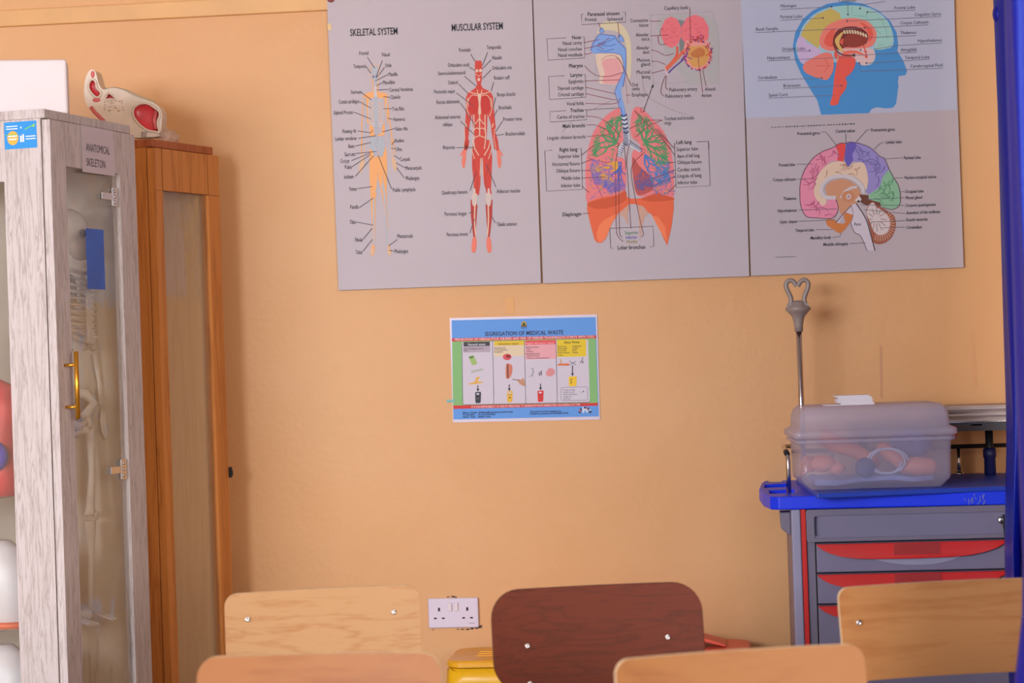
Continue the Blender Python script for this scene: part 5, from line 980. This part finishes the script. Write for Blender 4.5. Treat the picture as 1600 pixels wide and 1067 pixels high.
#==CHAIRS==
# ------------------------------------------------------------------ chairs facing the viewer
PINE = wood('pine_plywood', (174, 133, 91), (158, 106, 62), (164, 88, 46), 'x', 3.4, .5); PINE2 = wood('weathered_plywood', (182, 126, 77), (164, 104, 58), (164, 92, 50), 'x', 1.8, .5); PINE4 = wood('tan_plywood', (138, 92, 52), (122, 74, 38), (136, 74, 40), 'x', 1.9, .5); PINE3 = wood('orange_plywood', (142, 92, 52), (126, 76, 40), (128, 66, 36), 'x', 1.6, .5)
DARK = wood('dark_stained_plywood', (94, 37, 18), (70, 27, 14), None, 'x', 6, .62, 1.2); PLYE = mat('ply_edge', (232, 206, 168), .6, var=.12, scale=40); DKE = mat('dark_ply_edge', (76, 40, 30), .5, var=.12, scale=40)
BLK = mat('black_tube', (30, 29, 32), .4, .5, .3, var=.12); TOPZ = -.465
def panel(w_, h_, rad, th, surf, n=30, m_=7):
    """curved plywood: columns across the width, cut to the rounded outline; surf(u, v, d) -> point"""
    bm = bmesh.new(); us = sorted(set([-w_/2+rad*(1-math.cos(k*PI/2/7)) for k in range(8)]+[w_/2-rad*(1-math.cos(k*PI/2/7)) for k in range(8)]+[-w_/2+rad+(w_-2*rad)*k/n for k in range(n+1)])); us = [u for i, u in enumerate(us) if i == 0 or u-us[i-1] > 1e-5]
    F = []; Bk = []
    for u in us:
        e = max(0, abs(u)-(w_/2-rad)); cut = rad-math.sqrt(max(0, rad*rad-e*e)); lo, hi = cut, h_-cut
        if hi-lo < .002: lo, hi = h_/2-.001, h_/2+.001
        F.append([bm.verts.new(surf(u, lo+(hi-lo)*k/m_, 0)) for k in range(m_+1)]); Bk.append([bm.verts.new(surf(u, lo+(hi-lo)*k/m_, th)) for k in range(m_+1)])
    N_ = len(us)
    def f(q, mi): bm.faces.new(q).material_index = mi
    for i in range(N_-1):
        for k in range(m_):
            f((F[i][k], F[i+1][k], F[i+1][k+1], F[i][k+1]), 0); f((Bk[i][k], Bk[i][k+1], Bk[i+1][k+1], Bk[i+1][k]), 0)
        for k in (0, m_): f((F[i][k], Bk[i][k], Bk[i+1][k], F[i+1][k]), 1)
    for i in (0, N_-1):
        for k in range(m_): f((F[i][k], F[i][k+1], Bk[i][k+1], Bk[i][k]), 1)
    return bm
def chair(label, px, py, w_, h_, rot, mt, edge, rad, bolts, kind='plywood chairs facing the viewer'):
    p_ = at_z(px, py, TOPZ); r = empty('chair', (p_.x, p_.y, FLOOR), math.radians(rot)); tag(r, label, 'chair', kind)
    zt_ = TOPZ-FLOOR
    sf = lambda u, v, d: (u, (v-h_)*.16-.02*(2*u/w_)**2+.0+d, zt_-h_+v)
    bk = mk('backrest', panel(w_, h_, rad, .011, sf), [mt, edge], r, bevel=.0025, seg=2)
    for fu, fv in bolts:
        q = sf((fu-.5)*w_, h_*(1-fv), -.001); bm = bmesh.new(); lathe(bm, [(.0056, .002), (.0056, -.0005), (.0044, -.0022), (.0022, -.0026), (.002, -.0016), (.0005, -.0016)], q, 14, axis='y'); mk('bolt', bm, SIL, bk)
    ss = lambda u, v, d: (u, -.44+v, .435-.012*math.cos(u/w_*PI)+.006*math.cos(v*12)+d)
    mk('seat', panel(.39, .38, .05, .012, lambda u, v, d: ss(u, v, d)), [mt, edge], r, bevel=.0025)
    pf = sum(abs(b_[0]-.5) for b_ in bolts)/len(bolts)
    for s_ in (-1, 1):
        u = s_*w_*pf; yb_ = sf(u, 0, 0)[1]+.024
        bm = bmesh.new(); tube(bm, [(u, sf(u, h_*.75, 0)[1]+.0225, zt_-h_*.25), (u, yb_, zt_-h_-.02), (u, -.07, .44), (u*1.15, .02, .012)], .0105, 12); tube(bm, [(u*1.15, .02, .012), (u*1.15, .021, .0)], .013, 12); mk('leg', bm, BLK, r)
        bm = bmesh.new(); tube(bm, [(u, -.39, .418), (u*1.12, -.44, .012)], .0105, 12); tube(bm, [(u*1.12, -.44, .012), (u*1.12, -.441, .0)], .013, 12); mk('leg', bm, BLK, r)
        bm = bmesh.new(); tube(bm, [(u, -.075, .415), (u, -.40, .415)], .009, 10); mk('side_rail', bm, BLK, r)
    bm = bmesh.new(); tube(bm, [(-w_*pf, -.08, .41), (w_*pf, -.08, .41)], .009, 10); mk('cross_rail', bm, BLK, r)
    return r
chair('light pine plywood chair with two bolts, in front of brown cabinet and left of socket', 502.5, 919.5, .386, .19, 14, PINE, PLYE, .026, [(.115, .27), (.865, .27)])
chair('nearest pale plywood chair at lower left, blurred, partly hiding the light pine chair', 501, 1021, .384, .19, 0, PINE3, PLYE, .03, [(.14, .36), (.86, .36)])
chair('dark brown stained chair with rounded corners, standing in the middle', 929, 914.5, .412, .192, 12, DARK, DKE, .055, [(.165, .56), (.17, .93), (.83, .54)])
chair('nearest weathered plywood chair at lower right, in front of the dark brown chair', 1151, 1016, .39, .19, 18, PINE4, PLYE, .024, [(.9, .33), (.12, .33)])
chair('weathered plywood chair in front of the trolley drawers, touching the blue curtain', 1458, 909, .385, .172, 15, PINE2, PLYE, .022, [(.095, .38), (.93, .42)])
for o in list(_cu.values()): bpy.data.objects.remove(o)
